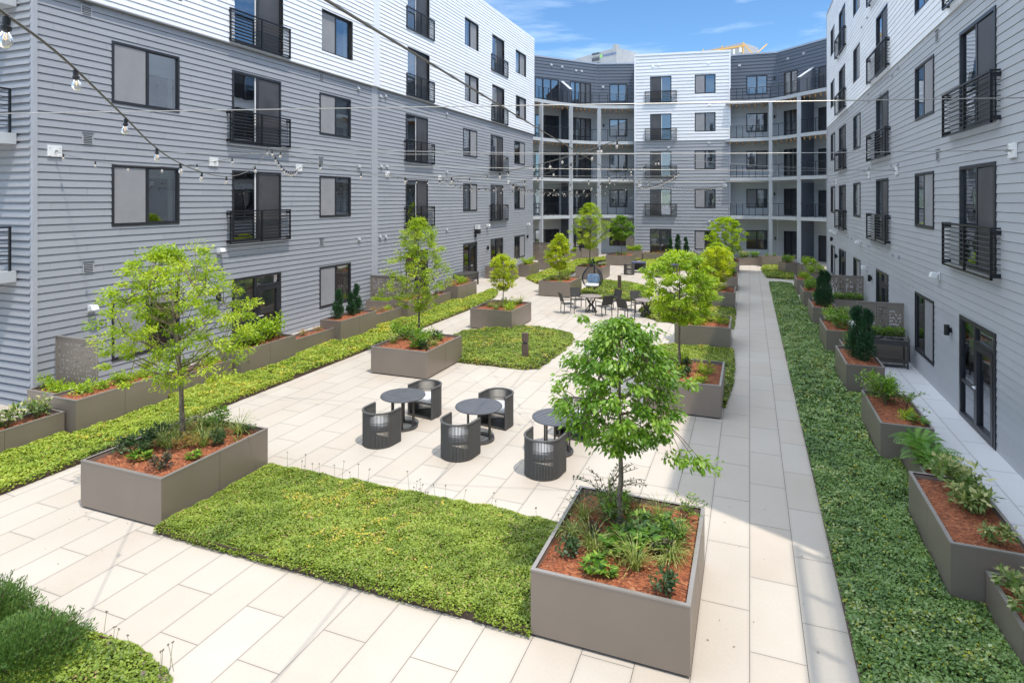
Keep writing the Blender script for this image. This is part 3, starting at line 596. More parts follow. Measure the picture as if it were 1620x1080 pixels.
# ---------------- rooftop plant
def P3(px, py, d): v = W(px, d); v.z = H_-(py-HY)*d/F_; return v
HV = thing('rooftop_air_handler', 'pale grey rooftop air handling unit with louvres and lettering above the left balconies', 'air handler', tuple(P3(940, 96, 64)))
a = W(905, 66); c = W(975, 62); ww = Wall(tuple(a)[:2], tuple(c)[:2]); z0, z1 = 18.2, 20.35; Lw = ww.len
b = MB(); P = ww.P; b.hexa([P(.6, z0+.2), P(Lw, z0), P(Lw+.4, z0, -3.4), P(.6, z0, -3.4), P(0, z1-.1), P(Lw, z1+.25), P(Lw+.4, z1+.2, -3.4), P(.2, z1, -3.4)]); b.build('cabinet', 'hvac', HV)
b = MB()
for i in range(4): ww.box(b, Lw*.47, Lw*.63, z0+.35+i*.53, z0+.68+i*.53, .02, .06)
b.build('louvre', 'vent_dark', HV)
b = MB(); ww.box(b, Lw*.92, Lw, z1+.2, z1+.6, -.6, -.02); ww.box(b, Lw*.46, Lw*.66, z1-.28, z1-.12, .01, .1); b.build('hood', 'hvac', HV)
b = MB(); ww.box(b, Lw*.65, Lw*.70, z1-.5, z1-.15, .03, .05); b.build('badge', 'logo_green', HV)
cu = bpy.data.curves.new('lettering', 'FONT'); cu.body = 'munters'; cu.size = .5; cu.extrude = .01
to = bpy.data.objects.new('t', cu); COL.objects.link(to); bpy.context.view_layer.update(); me = bpy.data.meshes.new_from_object(to.evaluated_get(bpy.context.evaluated_depsgraph_get())); bpy.data.objects.remove(to)
me.materials.clear(); me.materials.append(MT['logo_blue']); lo = bpy.data.objects.new('lettering', me); COL.objects.link(lo); lo.parent = HV
p = P(Lw*.715, z1-.45, .04); M = Matrix((ww.d.to_tuple(), (0, 0, 1), ww.n.to_tuple())).transposed().to_4x4(); M.translation = p; lo.matrix_basis = M
settle(HV)
H2 = thing('rooftop_air_handler', 'rooftop unit in a yellow timber crate frame above the white bay', 'air handler', tuple(P3(1150, 85, 62)))
a = W(1113, 63); c = W(1176, 61); ww = Wall(tuple(a)[:2], tuple(c)[:2]); Lw = ww.len; P = ww.P; z0, z1 = 18.2, 20.75
b = MB(); b.hexa([P(0, z0), P(Lw, z0), P(Lw+1, z0, -2.6), P(0, z0, -2.6), P(0, z1-.25), P(Lw, z1+.1), P(Lw+1, z1, -2.6), P(0, z1-.3, -2.6)]); b.build('cabinet', 'hvac', H2)
b = MB(); ww.box(b, Lw*.75, Lw*.8, z0+1.5, z0+2.1, .02, .05); ww.box(b, Lw*.9, Lw*.97, z0+1.7, z0+2.2, .02, .05); b.build('label_plate', 'sticker', H2)
b = MB()
for z in (z0+1.2, z1-.45): b.bar(P(-.1, z, .1), P(Lw+.1, z+.2, .1), .1, .12)
for f in (0, .48, 1): b.bar(P(Lw*f, z0, .08), P(Lw*f, z1-.1+.2*f, .08), .1)
b.bar(P(-1.2, z0+.4, .1), P(0, z1-.6, .1), .09); b.bar(P(Lw+1.6, z0+.4, -.3), P(Lw+.1, z1-.1, 0), .09); b.bar(P(Lw+.1, z0+.4, .1), P(Lw+2, z1, -1.5), .09)
b.bar(P(Lw+.1, z0+.7, .2), P(Lw+2.2, z0+.8, .2), .35, .3); b.build('timber_frame', 'yellow_frame', H2)
settle(H2)
q = P3(1266, 74, 57); o = MB(); o.lathe((q.x, q.y, 18.2), [(.25, 0), (.25, .7), (.8, .75), (.8, .9), (.3, 1.1)], 14); tag(o.build('roof_exhaust_fan', 'flashing'), 'low mushroom-shaped exhaust fan on the roof above the right balconies', 'roof vent')
# ------------------------------------------------------------------ raised sedum beds (ground cover: stuff) with steel edging
def in_poly(x, y, poly):
    r = np.zeros(len(x), bool); n = len(poly)
    for i in range(n):
        x1, y1 = poly[i]; x2, y2 = poly[(i+1) % n]
        c = ((y1 > y) != (y2 > y)) & (x < (x2-x1)*(y-y1)/(y2-y1+1e-12)+x1); r ^= c
    return r
def sstep(x): return np.clip(x, 0, 1)**2*(3-2*np.clip(x, 0, 1))
def vnoise(x, y, s, seed=0):
    x = x*s+seed*17.3; y = y*s+seed*9.1; i = np.floor(x); j = np.floor(y); fx = sstep(x-i); fy = sstep(y-j)
    def h(a, b): v = np.sin(a*127.1+b*311.7+seed*74.7)*43758.5453; return v-np.floor(v)
    return (h(i, j)*(1-fx)+h(i+1, j)*fx)*(1-fy)+(h(i, j+1)*(1-fx)+h(i+1, j+1)*fx)*fy
def bed(poly, mname, label, dens, size, h=.17, edge=True, drape=.13, kindname='sedum_bed', flowers=.02):
    p = np.array(poly, float); x0, y0 = p.min(0)-drape; x1, y1 = p.max(0)+drape
    ar = (x1-x0)*(y1-y0); n = int(ar*dens); x = NR.uniform(x0, x1, n); y = NR.uniform(y0, y1, n)
    c = p.mean(0); pe = [tuple(c+(q-c)*(1+drape/np.linalg.norm(q-c))) for q in p]
    k = in_poly(x, y, pe); x, y = x[k], y[k]; n = len(x)
    # distance to the outline so the cover rounds off and spills over the edge unevenly
    dmin = np.full(n, 9.)
    for i in range(len(p)):
        a, b2 = p[i], p[(i+1) % len(p)]; e = b2-a; t = np.clip(((x-a[0])*e[0]+(y-a[1])*e[1])/(e@e), 0, 1); dmin = np.minimum(dmin, np.hypot(x-a[0]-t*e[0], y-a[1]-t*e[1]))
    inside = in_poly(x, y, [tuple(q) for q in p]); sd = np.where(inside, dmin, -dmin)
    keep = (sd > -drape*(.75*vnoise(x, y, 3., 2)+.55*vnoise(x, y, 9., 4)**2)) ; x, y, sd = x[keep], y[keep], sd[keep]; n = len(x)
    top = h*(.72+.45*vnoise(x, y, 1.6, 1)+.35*vnoise(x, y, 6, 3)-.2)*sstep((sd+.10)/.22+.25)
    z = np.maximum(.03, top-NR.random(n)**2*.055)
    D = rdir(n); D[:, 2] = D[:, 2]*.55+.15; N = rdir(n)*.5; N[:, 2] += 1
    far = size*(.6+.8*NR.random(n))
    v = .42*NR.random(n)+.26*vnoise(x, y, .9, 5)+.30*vnoise(x, y, 3.5, 6)-.05; dry = NR.random(n) < .02+.05*(vnoise(x, y, 2.5, 11) > .75)
    fl = (vnoise(x, y, 5.5, 8)*.6+vnoise(x, y, 1.1, 9)*.4 > .70) & (NR.random(n) < flowers*11); v = np.where(fl, .90+.1*NR.random(n), np.minimum(v, .86)); v = np.where(dry & ~fl, 1., v); z = z+np.where(fl, .02, 0)
    o = leaf_mesh(kindname, mname, np.stack([x, y, z], 1), D, N, far, far*.72, v, shape=.5)
    o['kind'] = 'stuff'; o['label'] = label
    # thin stalks standing clear of the mat
    m = MB(); ctr = p.mean(0); c2 = [tuple(ctr+(q-ctr)*(1-.035/np.linalg.norm(q-ctr))) for q in p]
    m.prism(c2, .005, h*.55); s = m.build('soil', 'soil'); s['kind'] = 'stuff'
    if edge:
        m = MB()
        for i in range(len(p)): a, b2 = p[i], p[(i+1) % len(p)]; m.bar((a[0], a[1], .052), (b2[0], b2[1], .052), .014, .10)
        e = m.build('bed_edging', 'edging'); tag(e, 'brown steel edging of the '+label, 'edging')
    return o
mat('soil', (.045, .04, .02), .95, noise=(9, .5))
def stalks(poly, n, label, seed=1):
    r = random.Random(seed); b = MB(); p = poly
    for i in range(n):
        k = r.randrange(len(p)-1); t = r.random(); x = p[k][0]+(p[k+1][0]-p[k][0])*t+r.uniform(-.12, .12); y = p[k][1]+(p[k+1][1]-p[k][1])*t+r.uniform(-.12, .12)
        h = r.uniform(.22, .42); dx, dy = r.uniform(-.05, .05), r.uniform(-.05, .05)
        b.mi(0); b.tube([(x, y, .1), (x+dx*.4, y+dy*.4, h*.6), (x+dx, y+dy, h)], [.003, .0025, .002], 4); b.mi(1)
        for j in range(3): b.lathe((x+dx+r.uniform(-.012, .012), y+dy+r.uniform(-.012, .012), h+r.uniform(-.012, .01)), [(.002, 0), (.011, .008), (.004, .016)], 5)
    o = b.build('dried_flower_stalks', ['stem', 'bark']); o['kind'] = 'stuff'; o['label'] = label
BF = [(-8.60, 6.84), (-2.47, 6.84), (-2.47, 9.25), (-8.60, 9.25)]
bed(BF, 'sedum', 'broad front sedum bed between the two big tree planters', 9000, .031, flowers=.012)
stalks([(-8.3, 9.2), (-2.8, 9.2)], 26, 'dry flower stalks standing along the back of the front sedum bed')
bed([(-13.97, 3), (-12.27, 3), (-12.27, 14), (-13.66, 14), (-13.68, 13.61), (-13.97, 13.6), (-13.97, 11.25), (-13.68, 11.24), (-13.68, 8.95), (-13.97, 8.94)], 'sedum_bright', 'near half of the long left sedum strip', 3600, .045)
bed([(-13.66, 14.02), (-12.27, 14.02), (-12.27, 26.5), (-12.5, 29.5), (-13.0, 31.2), (-13.66, 32), (-13.68, 27.7), (-13.97, 27.68), (-13.97, 25.15), (-13.68, 25.13), (-13.68, 22.84), (-13.97, 22.83), (-13.97, 20.52), (-13.68, 20.51), (-13.68, 18.22), (-13.97, 18.21), (-13.97, 15.92), (-13.68, 15.91)], 'sedum_bright', 'far half of the long left sedum strip', 1900, .06)
bed([(-8.6, 17.5), (-6.35, 17.5), (-6.05, 17.75), (-6.0, 20), (-6.05, 21.6), (-6.35, 22.5), (-7.2, 23.0), (-8.4, 23.1), (-9.7, 22.0), (-10.3, 21.2), (-10.4, 17.78), (-8.6, 17.78)], 'sedum', 'rounded sedum bed with a bollard beside the narrow tree planter', 2300, .052)
p4 = [G(825/3.857+800, 690/3.857+270, .08), G(732/3.857+800, 765/3.857+270, .08), G(560/3.857+800, 752/3.857+270, .08), G(475/3.857+800, 735/3.857+270, .08), G(560/3.857+800, 655/3.857+270, .08), G(700/3.857+800, 662/3.857+270, .08), G(800/3.857+800, 672/3.857+270, .08)]
bed([(-8.8, 31.6), (-5.8, 31.0), (-5.2, 31.4), (-4.95, 33.6), (-5.3, 35.6), (-6.4, 37.2), (-8.7, 38.2)], 'sedum', 'rounded sedum bed behind the hanging chair', 1100, .075)
bed([(-2.9, 17.6), (-.66, 17.6), (-.66, 22.0), (-2.5, 22.05), (-3.3, 21.2), (-3.35, 18.4)], 'sedum', 'sedum bed beside the path between two tree planters', 2200, .052)
bed([(-.65, 16.2), (-.55, 16.2), (-.47, 19), (-.5, 22.0), (-.65, 22.0)], 'sedum', 'sliver of sedum spilling along the left edge of the path', 2600, .05, edge=False)
bed([(-4.4, 27.4), (-3.6, 26.4), (-1.3, 26.0), (-.66, 26.0), (-.66, 30.4), (-2.2, 30.4), (-3.6, 31.2), (-4.6, 30.3), (-4.75, 28.8)], 'sedum', 'curved sedum bed to the right of the round dining tables', 1300, .07)
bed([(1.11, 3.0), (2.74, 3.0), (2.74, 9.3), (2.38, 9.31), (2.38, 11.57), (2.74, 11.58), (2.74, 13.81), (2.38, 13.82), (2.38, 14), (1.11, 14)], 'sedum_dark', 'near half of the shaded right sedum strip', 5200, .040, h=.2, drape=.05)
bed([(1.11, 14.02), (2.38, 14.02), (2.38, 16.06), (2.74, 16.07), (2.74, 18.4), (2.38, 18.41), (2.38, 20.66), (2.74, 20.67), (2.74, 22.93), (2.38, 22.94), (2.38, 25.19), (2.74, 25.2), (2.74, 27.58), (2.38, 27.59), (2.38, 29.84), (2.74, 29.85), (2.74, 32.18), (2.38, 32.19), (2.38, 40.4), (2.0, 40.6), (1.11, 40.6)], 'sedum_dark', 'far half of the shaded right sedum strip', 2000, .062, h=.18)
bed([(1.05, 43.6), (2.7, 43.2), (2.9, 49.4), (2.6, 54), (1.1, 52.6), (.85, 49)], 'sedum', 'small sedum bed beyond the right strip', 700, .09)
bed([(-.2, 53.6), (1.6, 53.6), (2.6, 56.2), (-.4, 57.2)], 'sedum_bright', 'bright sedum patch closing the far end of the path', 600, .1)
bed([(-8.4, 45.2), (-5.6, 45.4), (-3.4, 46.3), (-1.4, 46.2), (-1.4, 53), (-4, 54), (-8.3, 52.4)], 'sedum_bright', 'rear sedum bed below the white bay', 500, .1)
bed([(-13.6, 37.5), (-12.1, 35.4), (-11.4, 36.2), (-11.5, 43), (-11.7, 49), (-10.9, 50.6), (-9.0, 51.2), (-8.6, 52.8), (-12, 53), (-13.6, 50.3)], 'sedum_bright', 'sedum strip curving along the far left planters', 600, .09)
bed([(-9.2, 2.5), (-5.45, 2.5), (-5.55, 4.3), (-5.95, 4.78), (-6.5, 4.9), (-9.2, 4.9)], 'sedum', 'sedum bed at the bottom left corner of the photo', 5000, .036)
stalks([(-7.2, 4.85), (-5.8, 4.7), (-5.6, 4.3)], 22, 'dry flower stalks at the edge of the bottom left bed', 4)

# ------------------------------------------------------------------ planters
PHR = {}
def planter(key, x0, y0, x1, y1, h, phrase, rz=0, seam=True, lipw=.045):
    cx, cy = (x0+x1)/2, (y0+y1)/2; w, l = (x1-x0)/2, (y1-y0)/2
    o = thing('planter', phrase, 'planter', (cx, cy, 0), rz, 'taupe metal planters'); PHR[key] = phrase
    b = MB(); t = .03; g = .004; zb = .035
    def side(ax, a0, a1, c0, c1):
        n = 2 if (a1-a0) > 1.95 and seam else 1
        for i in range(n):
            s0 = a0+(a1-a0)*i/n+(g if i else 0); s1 = a0+(a1-a0)*(i+1)/n-(g if i < n-1 else 0)
            if ax: b.box(s0, c0, zb, s1, c1, h-.022)
            else: b.box(c0, s0, zb, c1, s1, h-.022)
    side(1, -w, w, -l, -l+t); side(1, -w, w, l-t, l); side(0, -l+t, l-t, -w, -w+t); side(0, -l+t, l-t, w-t, w)
    b.mi(1); b.box(-w+t+.002, -l+t+.002, .004, w-t-.002, l-t-.002, h-.12); b.build('shell', ['planter_metal', 'planter_gap'], o)
    b = MB(); L_ = lipw
    b.box(-w-.004, -l-.004, h-.021, w+.004, -l+L_, h); b.box(-w-.004, l-L_, h-.021, w+.004, l+.004, h); b.box(-w-.004, -l+L_+.001, h-.021, -w+L_, l-L_-.001, h); b.box(w-L_, -l+L_+.001, h-.021, w+.004, l-L_-.001, h)
    for (xa, ya, xb, yb) in ((-w+L_-.004, -l+L_-.004, w-L_+.004, -l+L_), (-w+L_-.004, l-L_, w-L_+.004, l-L_+.004)): b.box(xa, ya, h-.1, xb, yb, h-.002)
    for (xa, ya, xb, yb) in ((-w+L_-.004, -l+L_, -w+L_, l-L_), (w-L_, -l+L_, w-L_+.004, l-L_)): b.box(xa, ya, h-.1, xb, yb, h-.002)
    b.build('rim', 'planter_rim', o)
    nx, ny = max(4, int(w*2/.07)), max(4, int(l*2/.07)); vs = []; fs = []
    for j in range(ny+1):
        for i in range(nx+1):
            x = (-w+L_)+(2*w-2*L_)*i/nx; y = (-l+L_)+(2*l-2*L_)*j/ny; e = min(i, nx-i, j, ny-j)/3.; vs.append((x, y, h-.085+.05*min(1, e)*rnd.uniform(.4, 1.2)+rnd.uniform(-.008, .008)))
    for j in range(ny):
        for i in range(nx): k = j*(nx+1)+i; fs.append([k, k+1, k+nx+2, k+nx+1])
    b = MB(); b.add(vs, fs); b.build('mulch', 'mulch', o, smooth=True)
    o['h'] = h; o['bb'] = (x0, y0, x1, y1); return o
PL = {}
def pl(key, *a, **k): PL[key] = planter(key, *a, **k)
pl('L1', -10.52, 6.95, -8.64, 9.23, .8, 'large planter at the left front')
pl('R1', -2.43, 6.85, -.60, 9.12, .8, 'large planter at the front centre')
pl('L2', -10.55, 15.46, -8.66, 17.76, .8, 'tree planter behind the bistro tables')
pl('L3', -10.5, 22.3, -8.7, 24.6, .8, 'planter of the small round tree')
pl('L4', -10.58, 31.1, -8.86, 33.6, .8, 'lime tree planter left of the hanging chair')
pl('L5', -10.6, 38.6, -8.8, 40.8, .8, 'tree planter behind the hanging chair')
pl('L6', -10.6, 47.6, -8.6, 49.8, .8, 'farthest left tree planter')
pl('R2', -2.45, 15.2, -.63, 17.46, .8, 'half-shaded second path planter')
pl('R3', -2.47, 22.1, -.63, 24.3, .8, 'third path planter beside the dining chairs')
pl('R4', -2.47, 30.5, -.65, 32.8, .8, 'fourth tree planter beside the path')
pl('R5', -2.47, 36.9, -.65, 39.1, .8, 'fifth tree planter beside the path')
pl('R6', -2.5, 45.6, -.69, 47.9, .8, 'last tree planter beside the path')
ordn = ['nearest', 'second', 'third', 'fourth', 'fifth', 'sixth', 'seventh', 'eighth']
for i, y in enumerate([9.33, 13.83, 18.42, 22.95, 27.6, 32.2, 36.8]): pl('rt%d' % i, 2.40, y, 3.30, y+2.22, .8, '%s tall planter along the right patio' % ordn[i])
for i, y in enumerate([7.05, 11.58, 16.08, 20.68, 25.2, 29.86]): pl('rl%d' % i, 2.76, y, 3.30, y+2.23, .55, '%s low planter along the right patio' % ordn[i])
for i, y in enumerate([8.96, 13.63, 18.23, 22.85, 27.7]): pl('lt%d' % i, -14.64, y, -13.72, y+2.26, .8, '%s tall planter along the left wall' % ordn[i])
for i, y in enumerate([6.6, 11.26, 15.93, 20.53, 25.15]): pl('ll%d' % i, -14.6, y, -14.0, y+2.3, .55, '%s low planter along the left wall' % ordn[i])
pl('ld0', -16.3, 9.5, -14.7, 10.1, .6, 'low planter before the nearest left screen')
pl('ld1', -16.3, 23.5, -14.7, 24.05, .6, 'low planter before the farther left screen')
pl('ld2', -16.2, 36.7, -14.1, 37.4, .8, 'planter just beyond the left double door')
pl('ld3', -16.2, 31.0, -14.9, 31.6, .6, 'low planter by the left console table')
pl('rd0', 3.34, 22.6, 4.68, 23.05, .8, 'planter before the nearer right screen')
pl('rd1', 3.34, 30.1, 4.68, 30.6, .8, 'planter before the farther right screen')
pl('lf0', -14.55, 38.3, -13.7, 40.4, .8, 'first tall planter beyond the left walkway')
pl('lf1', -14.55, 42.6, -13.7, 44.8, .8, 'second tall planter beyond the left walkway')
def plg(key, pxa, pxb, py, h, dep, phrase):
    a, c = G(pxa, py, h), G(pxb, py, h); d = c-a; w = d.length; ang = math.atan2(d.y, d.x); n = Vector((-d.y, d.x, 0)).normalized(); m = (a+c)/2+n*dep/2
    m.z = 0; PL[key] = planter(key, m.x-w/2, m.y-dep/2, m.x+w/2, m.y+dep/2, h, phrase, rz=ang)
plg('b0', 920, 947, 393.5, .8, .7, 'tall planter under the left rear balconies')
plg('b1', 993, 1017, 396.5, .7, .7, 'planter at the left foot of the white bay')
plg('b2', 1018, 1052, 401.5, .6, .7, 'low planter in front of the rear patio door')
plg('b3', 1053, 1104, 399.5, .75, .8, 'long rear planter of columnar shrubs')
plg('b4', 1108, 1150, 402, .6, .7, 'low planter in front of the rear ground-floor window')
plg('b5', 1169, 1204, 407.5, .6, .7, 'low planter closing the far path end')
plg('b6', 1206, 1238, 405.5, .8, .8, 'tall planter under the rear right window')
plg('b7', 1243, 1266, 416, .8, 1.2, 'planter in front of the rear right balcony door')
plg('b8', 1269, 1300, 419.5, .8, .7, 'wide planter near the far right door')
plg('b9', 1279, 1312, 432.5, .8, .7, 'planter at the far end of the right patio')
plg('b10', 893, 919, 398, .7, .7, 'angled planter near the far left balconies')

# ------------------------------------------------------------------ small plants (one prototype of each kind, then copies)
def proto_grass(n=70, L0=.42, m='grass_blade', w=.013, droop=.5):
    C, D, N, Ls, Ws, V = [], [], [], [], [], []
    for i in range(n):
        a = rnd.uniform(0, 6.28); r = rnd.random()*.07; ln = L0*rnd.uniform(.55, 1.1); el = rnd.uniform(.9, 1.45); p = Vector((r*math.cos(a), r*math.sin(a), .0)); v = rnd.random(); seg = 4
        for k in range(seg):
            d = Vector((math.cos(a)*math.cos(el), math.sin(a)*math.cos(el), math.sin(el))); q = p+d*ln/seg
            C.append((p+q)/2); D.append(d); N.append(Vector((-math.sin(a), math.cos(a), 0)).cross(d)); Ls.append(ln/seg*1.25); Ws.append(w*(1.5-.3*k)); V.append(min(1, v*.7+.1*k)); p = q; el -= droop*rnd.uniform(.3, 1.1)
    return leaf_mesh('grass_clump', m, C, D, N, np.array(Ls), np.array(Ws), np.array(V))
def proto_shrub(n=260, R0=.24, H0=.34, m='leaf_green', ll=.06, lw=.034, name='leafy_shrub', clump=9, open_=.0):
    cs = []
    for i in range(clump): a = rnd.uniform(0, 6.28); r = R0*math.sqrt(rnd.random())*.75; cs.append((r*math.cos(a), r*math.sin(a), H0*rnd.uniform(.35, .95)))
    cs = np.array(cs); k = NR.integers(0, clump, n); d = rdir(n); rad = R0*.48*NR.random(n)**.4
    C = cs[k]+d*rad[:, None]; C[:, 2] = np.maximum(.015, C[:, 2]); D = d*.8+rdir(n)*.4; D[:, 2] += .1; N = rdir(n)*.5; N[:, 2] += .8
    v = .5*NR.random(n)+.35*(k % 4)/4.+.15*(C[:, 2]/H0); o = leaf_mesh(name, m, C, D, N, ll*(.7+.6*NR.random(n)), lw*(.7+.6*NR.random(n)), v)
    b = MB()
    for c in cs: b.tube([(0, 0, -.02), (c[0]*.5, c[1]*.5, c[2]*.5), tuple(c)], [.007, .005, .003], 4)
    s = b.build('stems', 'stem', o); return o
def proto_rosette(n=26, m='leaf_green', ll=.17, lw=.075, name='broadleaf_clump', h=.16):
    C, D, N, V = [], [], [], []; Ls = []; Ws = []
    for i in range(n):
        a = rnd.uniform(0, 6.28); el = rnd.uniform(-.1, 1.0); st = rnd.uniform(.04, .15); p = Vector((math.cos(a)*st, math.sin(a)*st, h*rnd.uniform(.3, 1)))
        for j in range(rnd.choice([1, 3, 4])):
            aa = a+(j-1)*.7; d = Vector((math.cos(aa)*math.cos(el*.5), math.sin(aa)*math.cos(el*.5), math.sin(el*.5)-.12)); l = ll*rnd.uniform(.6, 1.1)
            C.append(p+d*l/2); D.append(d); N.append(Vector((rnd.uniform(-.3, .3), rnd.uniform(-.3, .3), 1))); Ls.append(l); Ws.append(lw*rnd.uniform(.6, 1)); V.append(rnd.random())
    return leaf_mesh(name, m, C, D, N, np.array(Ls), np.array(Ws), np.array(V))
def proto_fern():
    C, D, N, Ls, Ws, V = [], [], [], [], [], []
    for i in range(16):
        a = i*2.4; ln = rnd.uniform(.4, .6); el = rnd.uniform(.8, 1.2); p = Vector((0, 0, .02)); v = rnd.random()*.6
        for k in range(14):
            d = Vector((math.cos(a)*math.cos(el), math.sin(a)*math.cos(el), math.sin(el))); p = p+d*ln/14; el -= .12; s = Vector((-math.sin(a), math.cos(a), 0)); w = .15*math.sin(math.pi*min(1, (k+2)/15.))
            for sg in (-1, 1): dd = (s*sg+d*.5).normalized(); C.append(p+dd*w/2); D.append(dd); N.append(s.cross(d)*sg); Ls.append(w); Ws.append(.032); V.append(v+.3*rnd.random())
    return leaf_mesh('fern', 'fern_leaf', C, D, N, np.array(Ls), np.array(Ws), np.array(V))
def proto_conifer(H0=.95, R0=.22, n=5200, name='dwarf_conifer'):
    K = 26; ct = np.sort(NR.random(K)); ca = NR.uniform(0, 6.28, K); cr = R0*(.25+.55*NR.random(K))*np.minimum(1, ct*4+.5)*(1-ct)**.45
    cc = np.stack([cr*np.cos(ca), cr*np.sin(ca), .08+ct*H0*.86], 1); cs = R0*(.34+.35*NR.random(K))*(1-.5*ct); k = NR.integers(0, K, n); d = rdir(n)
    C = cc[k]+d*(cs[k]*NR.random(n)**.4)[:, None]*np.array([1, 1, 1.55]); C[:, 2] = np.maximum(.01, C[:, 2]); o_ = C.copy(); o_[:, 2] = 0; o_ /= np.linalg.norm(o_, axis=1)[:, None]+1e-6
    D = o_*.5+rdir(n)*.5; D[:, 2] += .8; v = .5*NR.random(n)+.5*NR.random(K)[k]; o = leaf_mesh(name, 'leaf_conifer', C, D, rdir(n), .045, .016, v)
    b = MB(); b.tube([(0, 0, -.03), (0, 0, H0*.8)], [.02, .008], 6); b.build('stem', 'bark', o); return o
def proto_branchy(m='leaf_green', name='arching_shrub', n=12, ll=.07):
    b = MB(); C, D, N, V = [], [], [], []
    for i in range(n):
        a = rnd.uniform(0, 6.28); el = rnd.uniform(.7, 1.4); p = Vector((0, 0, 0)); pts = [p.copy()]
        for k in range(9):
            d = Vector((math.cos(a)*math.cos(el), math.sin(a)*math.cos(el), math.sin(el))); p = p+d*.065; pts.append(p.copy()); el -= rnd.uniform(.02, .2); a += rnd.uniform(-.2, .2)
            if k > 1:
                for j in range(3): dd = (Vector((rnd.uniform(-1, 1), rnd.uniform(-1, 1), rnd.uniform(-.3, .5))).normalized()+d*.5).normalized(); C.append(p+dd*ll*.55); D.append(dd); N.append((rnd.uniform(-.4, .4), rnd.uniform(-.4, .4), 1)); V.append(rnd.random())
        b.tube(pts, .0035, 4)
    o = leaf_mesh(name, m, C, D, N, ll*(.7+.6*NR.random(len(C))), ll*.42, np.array(V)); b.build('stems', 'twig', o); return o
PROTO = {}
KIND = {
 'grass': (lambda: proto_grass(), 'strappy green grass clump', 'grass clump'),
 'sedge': (lambda: proto_grass(90, .30, 'grass_blade', .012, .75), 'low arching sedge clump', 'grass clump'),
 'tuft': (lambda: proto_grass(18, .2, 'grass_blade', .012, .4), 'sparse young grass tuft', 'grass clump'),
 'helle': (lambda: proto_rosette(26, 'leaf_green', .17, .06), 'broad-leaved green perennial', 'perennial'),
 'dark': (lambda: proto_shrub(240, .17, .2, 'leaf_dark', .05, .03, 'dark_perennial'), 'dark crinkled perennial', 'perennial'),
 'purple': (lambda: proto_shrub(200, .16, .2, 'leaf_purple', .045, .03, 'bronze_perennial'), 'bronze-leaved perennial', 'perennial'),
 'shrub': (lambda: proto_shrub(420, .30, .38, 'leaf_green', .06, .036, 'leafy_shrub', 14), 'bushy green shrub', 'shrub'),
 'lime': (lambda: proto_shrub(420, .30, .40, 'leaf_lime', .075, .038, 'lime_shrub', 13), 'lime-green leafy shrub', 'shrub'),
 'limelow': (lambda: proto_shrub(260, .26, .18, 'leaf_lime', .06, .035, 'lime_ground_shrub', 12), 'low lime-green shrub', 'shrub'),
 'varieg': (lambda: proto_shrub(240, .3, .3, 'leaf_varieg', .11, .045, 'variegated_shrub', 10), 'cream-edged variegated shrub', 'shrub'),
 'orange': (lambda: proto_shrub(200, .22, .22, 'leaf_orange', .05, .02, 'orange_perennial', 8), 'orange-tipped young perennial', 'perennial'),
 'fern': (proto_fern, 'bright green fern', 'fern'),
 'conifer': (proto_conifer, 'dark upright dwarf conifer', 'conifer'),
 'arch': (lambda: proto_branchy(), 'loose arching green shrub', 'shrub'),
 'archdark': (lambda: proto_branchy('leaf_dark', 'wiry_dark_shrub', 14, .045), 'wiry dark-leaved shrub', 'shrub'),
}
def plant(kind, x, y, z, sc, where, n=1):
    if kind not in PROTO: PROTO[kind] = KIND[kind][0](); o = PROTO[kind]
    else: o = copy_tree(PROTO[kind])
    o.location = (x, y, z); o.rotation_euler = (rnd.uniform(-.06, .06), rnd.uniform(-.06, .06), rnd.uniform(0, 6.28)); sc *= 1.2 if kind not in ('conifer',) else 1
    o.scale = (sc*rnd.uniform(.9, 1.1), sc*rnd.uniform(.9, 1.1), sc*rnd.uniform(.88, 1.12))
    tag(o, KIND[kind][1]+' in the '+where, KIND[kind][2], (KIND[kind][1]+' plants in the '+where) if n > 1 else None)
    if n == 1 and 'group' in o: del o['group']
    return o
def fill(key, spec):
    """spec: list of (kind, u, v, scale) with u across and v along the planter, 0..1"""
    o = PL[key]; x0, y0, x1, y1 = o['bb']; h = o['h']; cnt = {}
    for s in spec: cnt[s[0]] = cnt.get(s[0], 0)+1
    c = Vector(((x0+x1)/2, (y0+y1)/2)); rz = o.rotation_euler[2]
    for (k, u, v, sc) in spec:
        lx = (u-.5)*(x1-x0-.15); ly = (v-.5)*(y1-y0-.15); plant(k, c.x+lx*math.cos(rz)-ly*math.sin(rz), c.y+lx*math.sin(rz)+ly*math.cos(rz), h-.05, sc, PHR[key], cnt[k])
def auto(key, kinds, n, sc=.9, vr=(.08, .92), ur=(.2, .8)):
    fill(key, [(rnd.choice(kinds), rnd.uniform(*ur), vr[0]+(vr[1]-vr[0])*(i+rnd.uniform(.2, .8))/n, sc*rnd.uniform(.75, 1.15)) for i in range(n)])
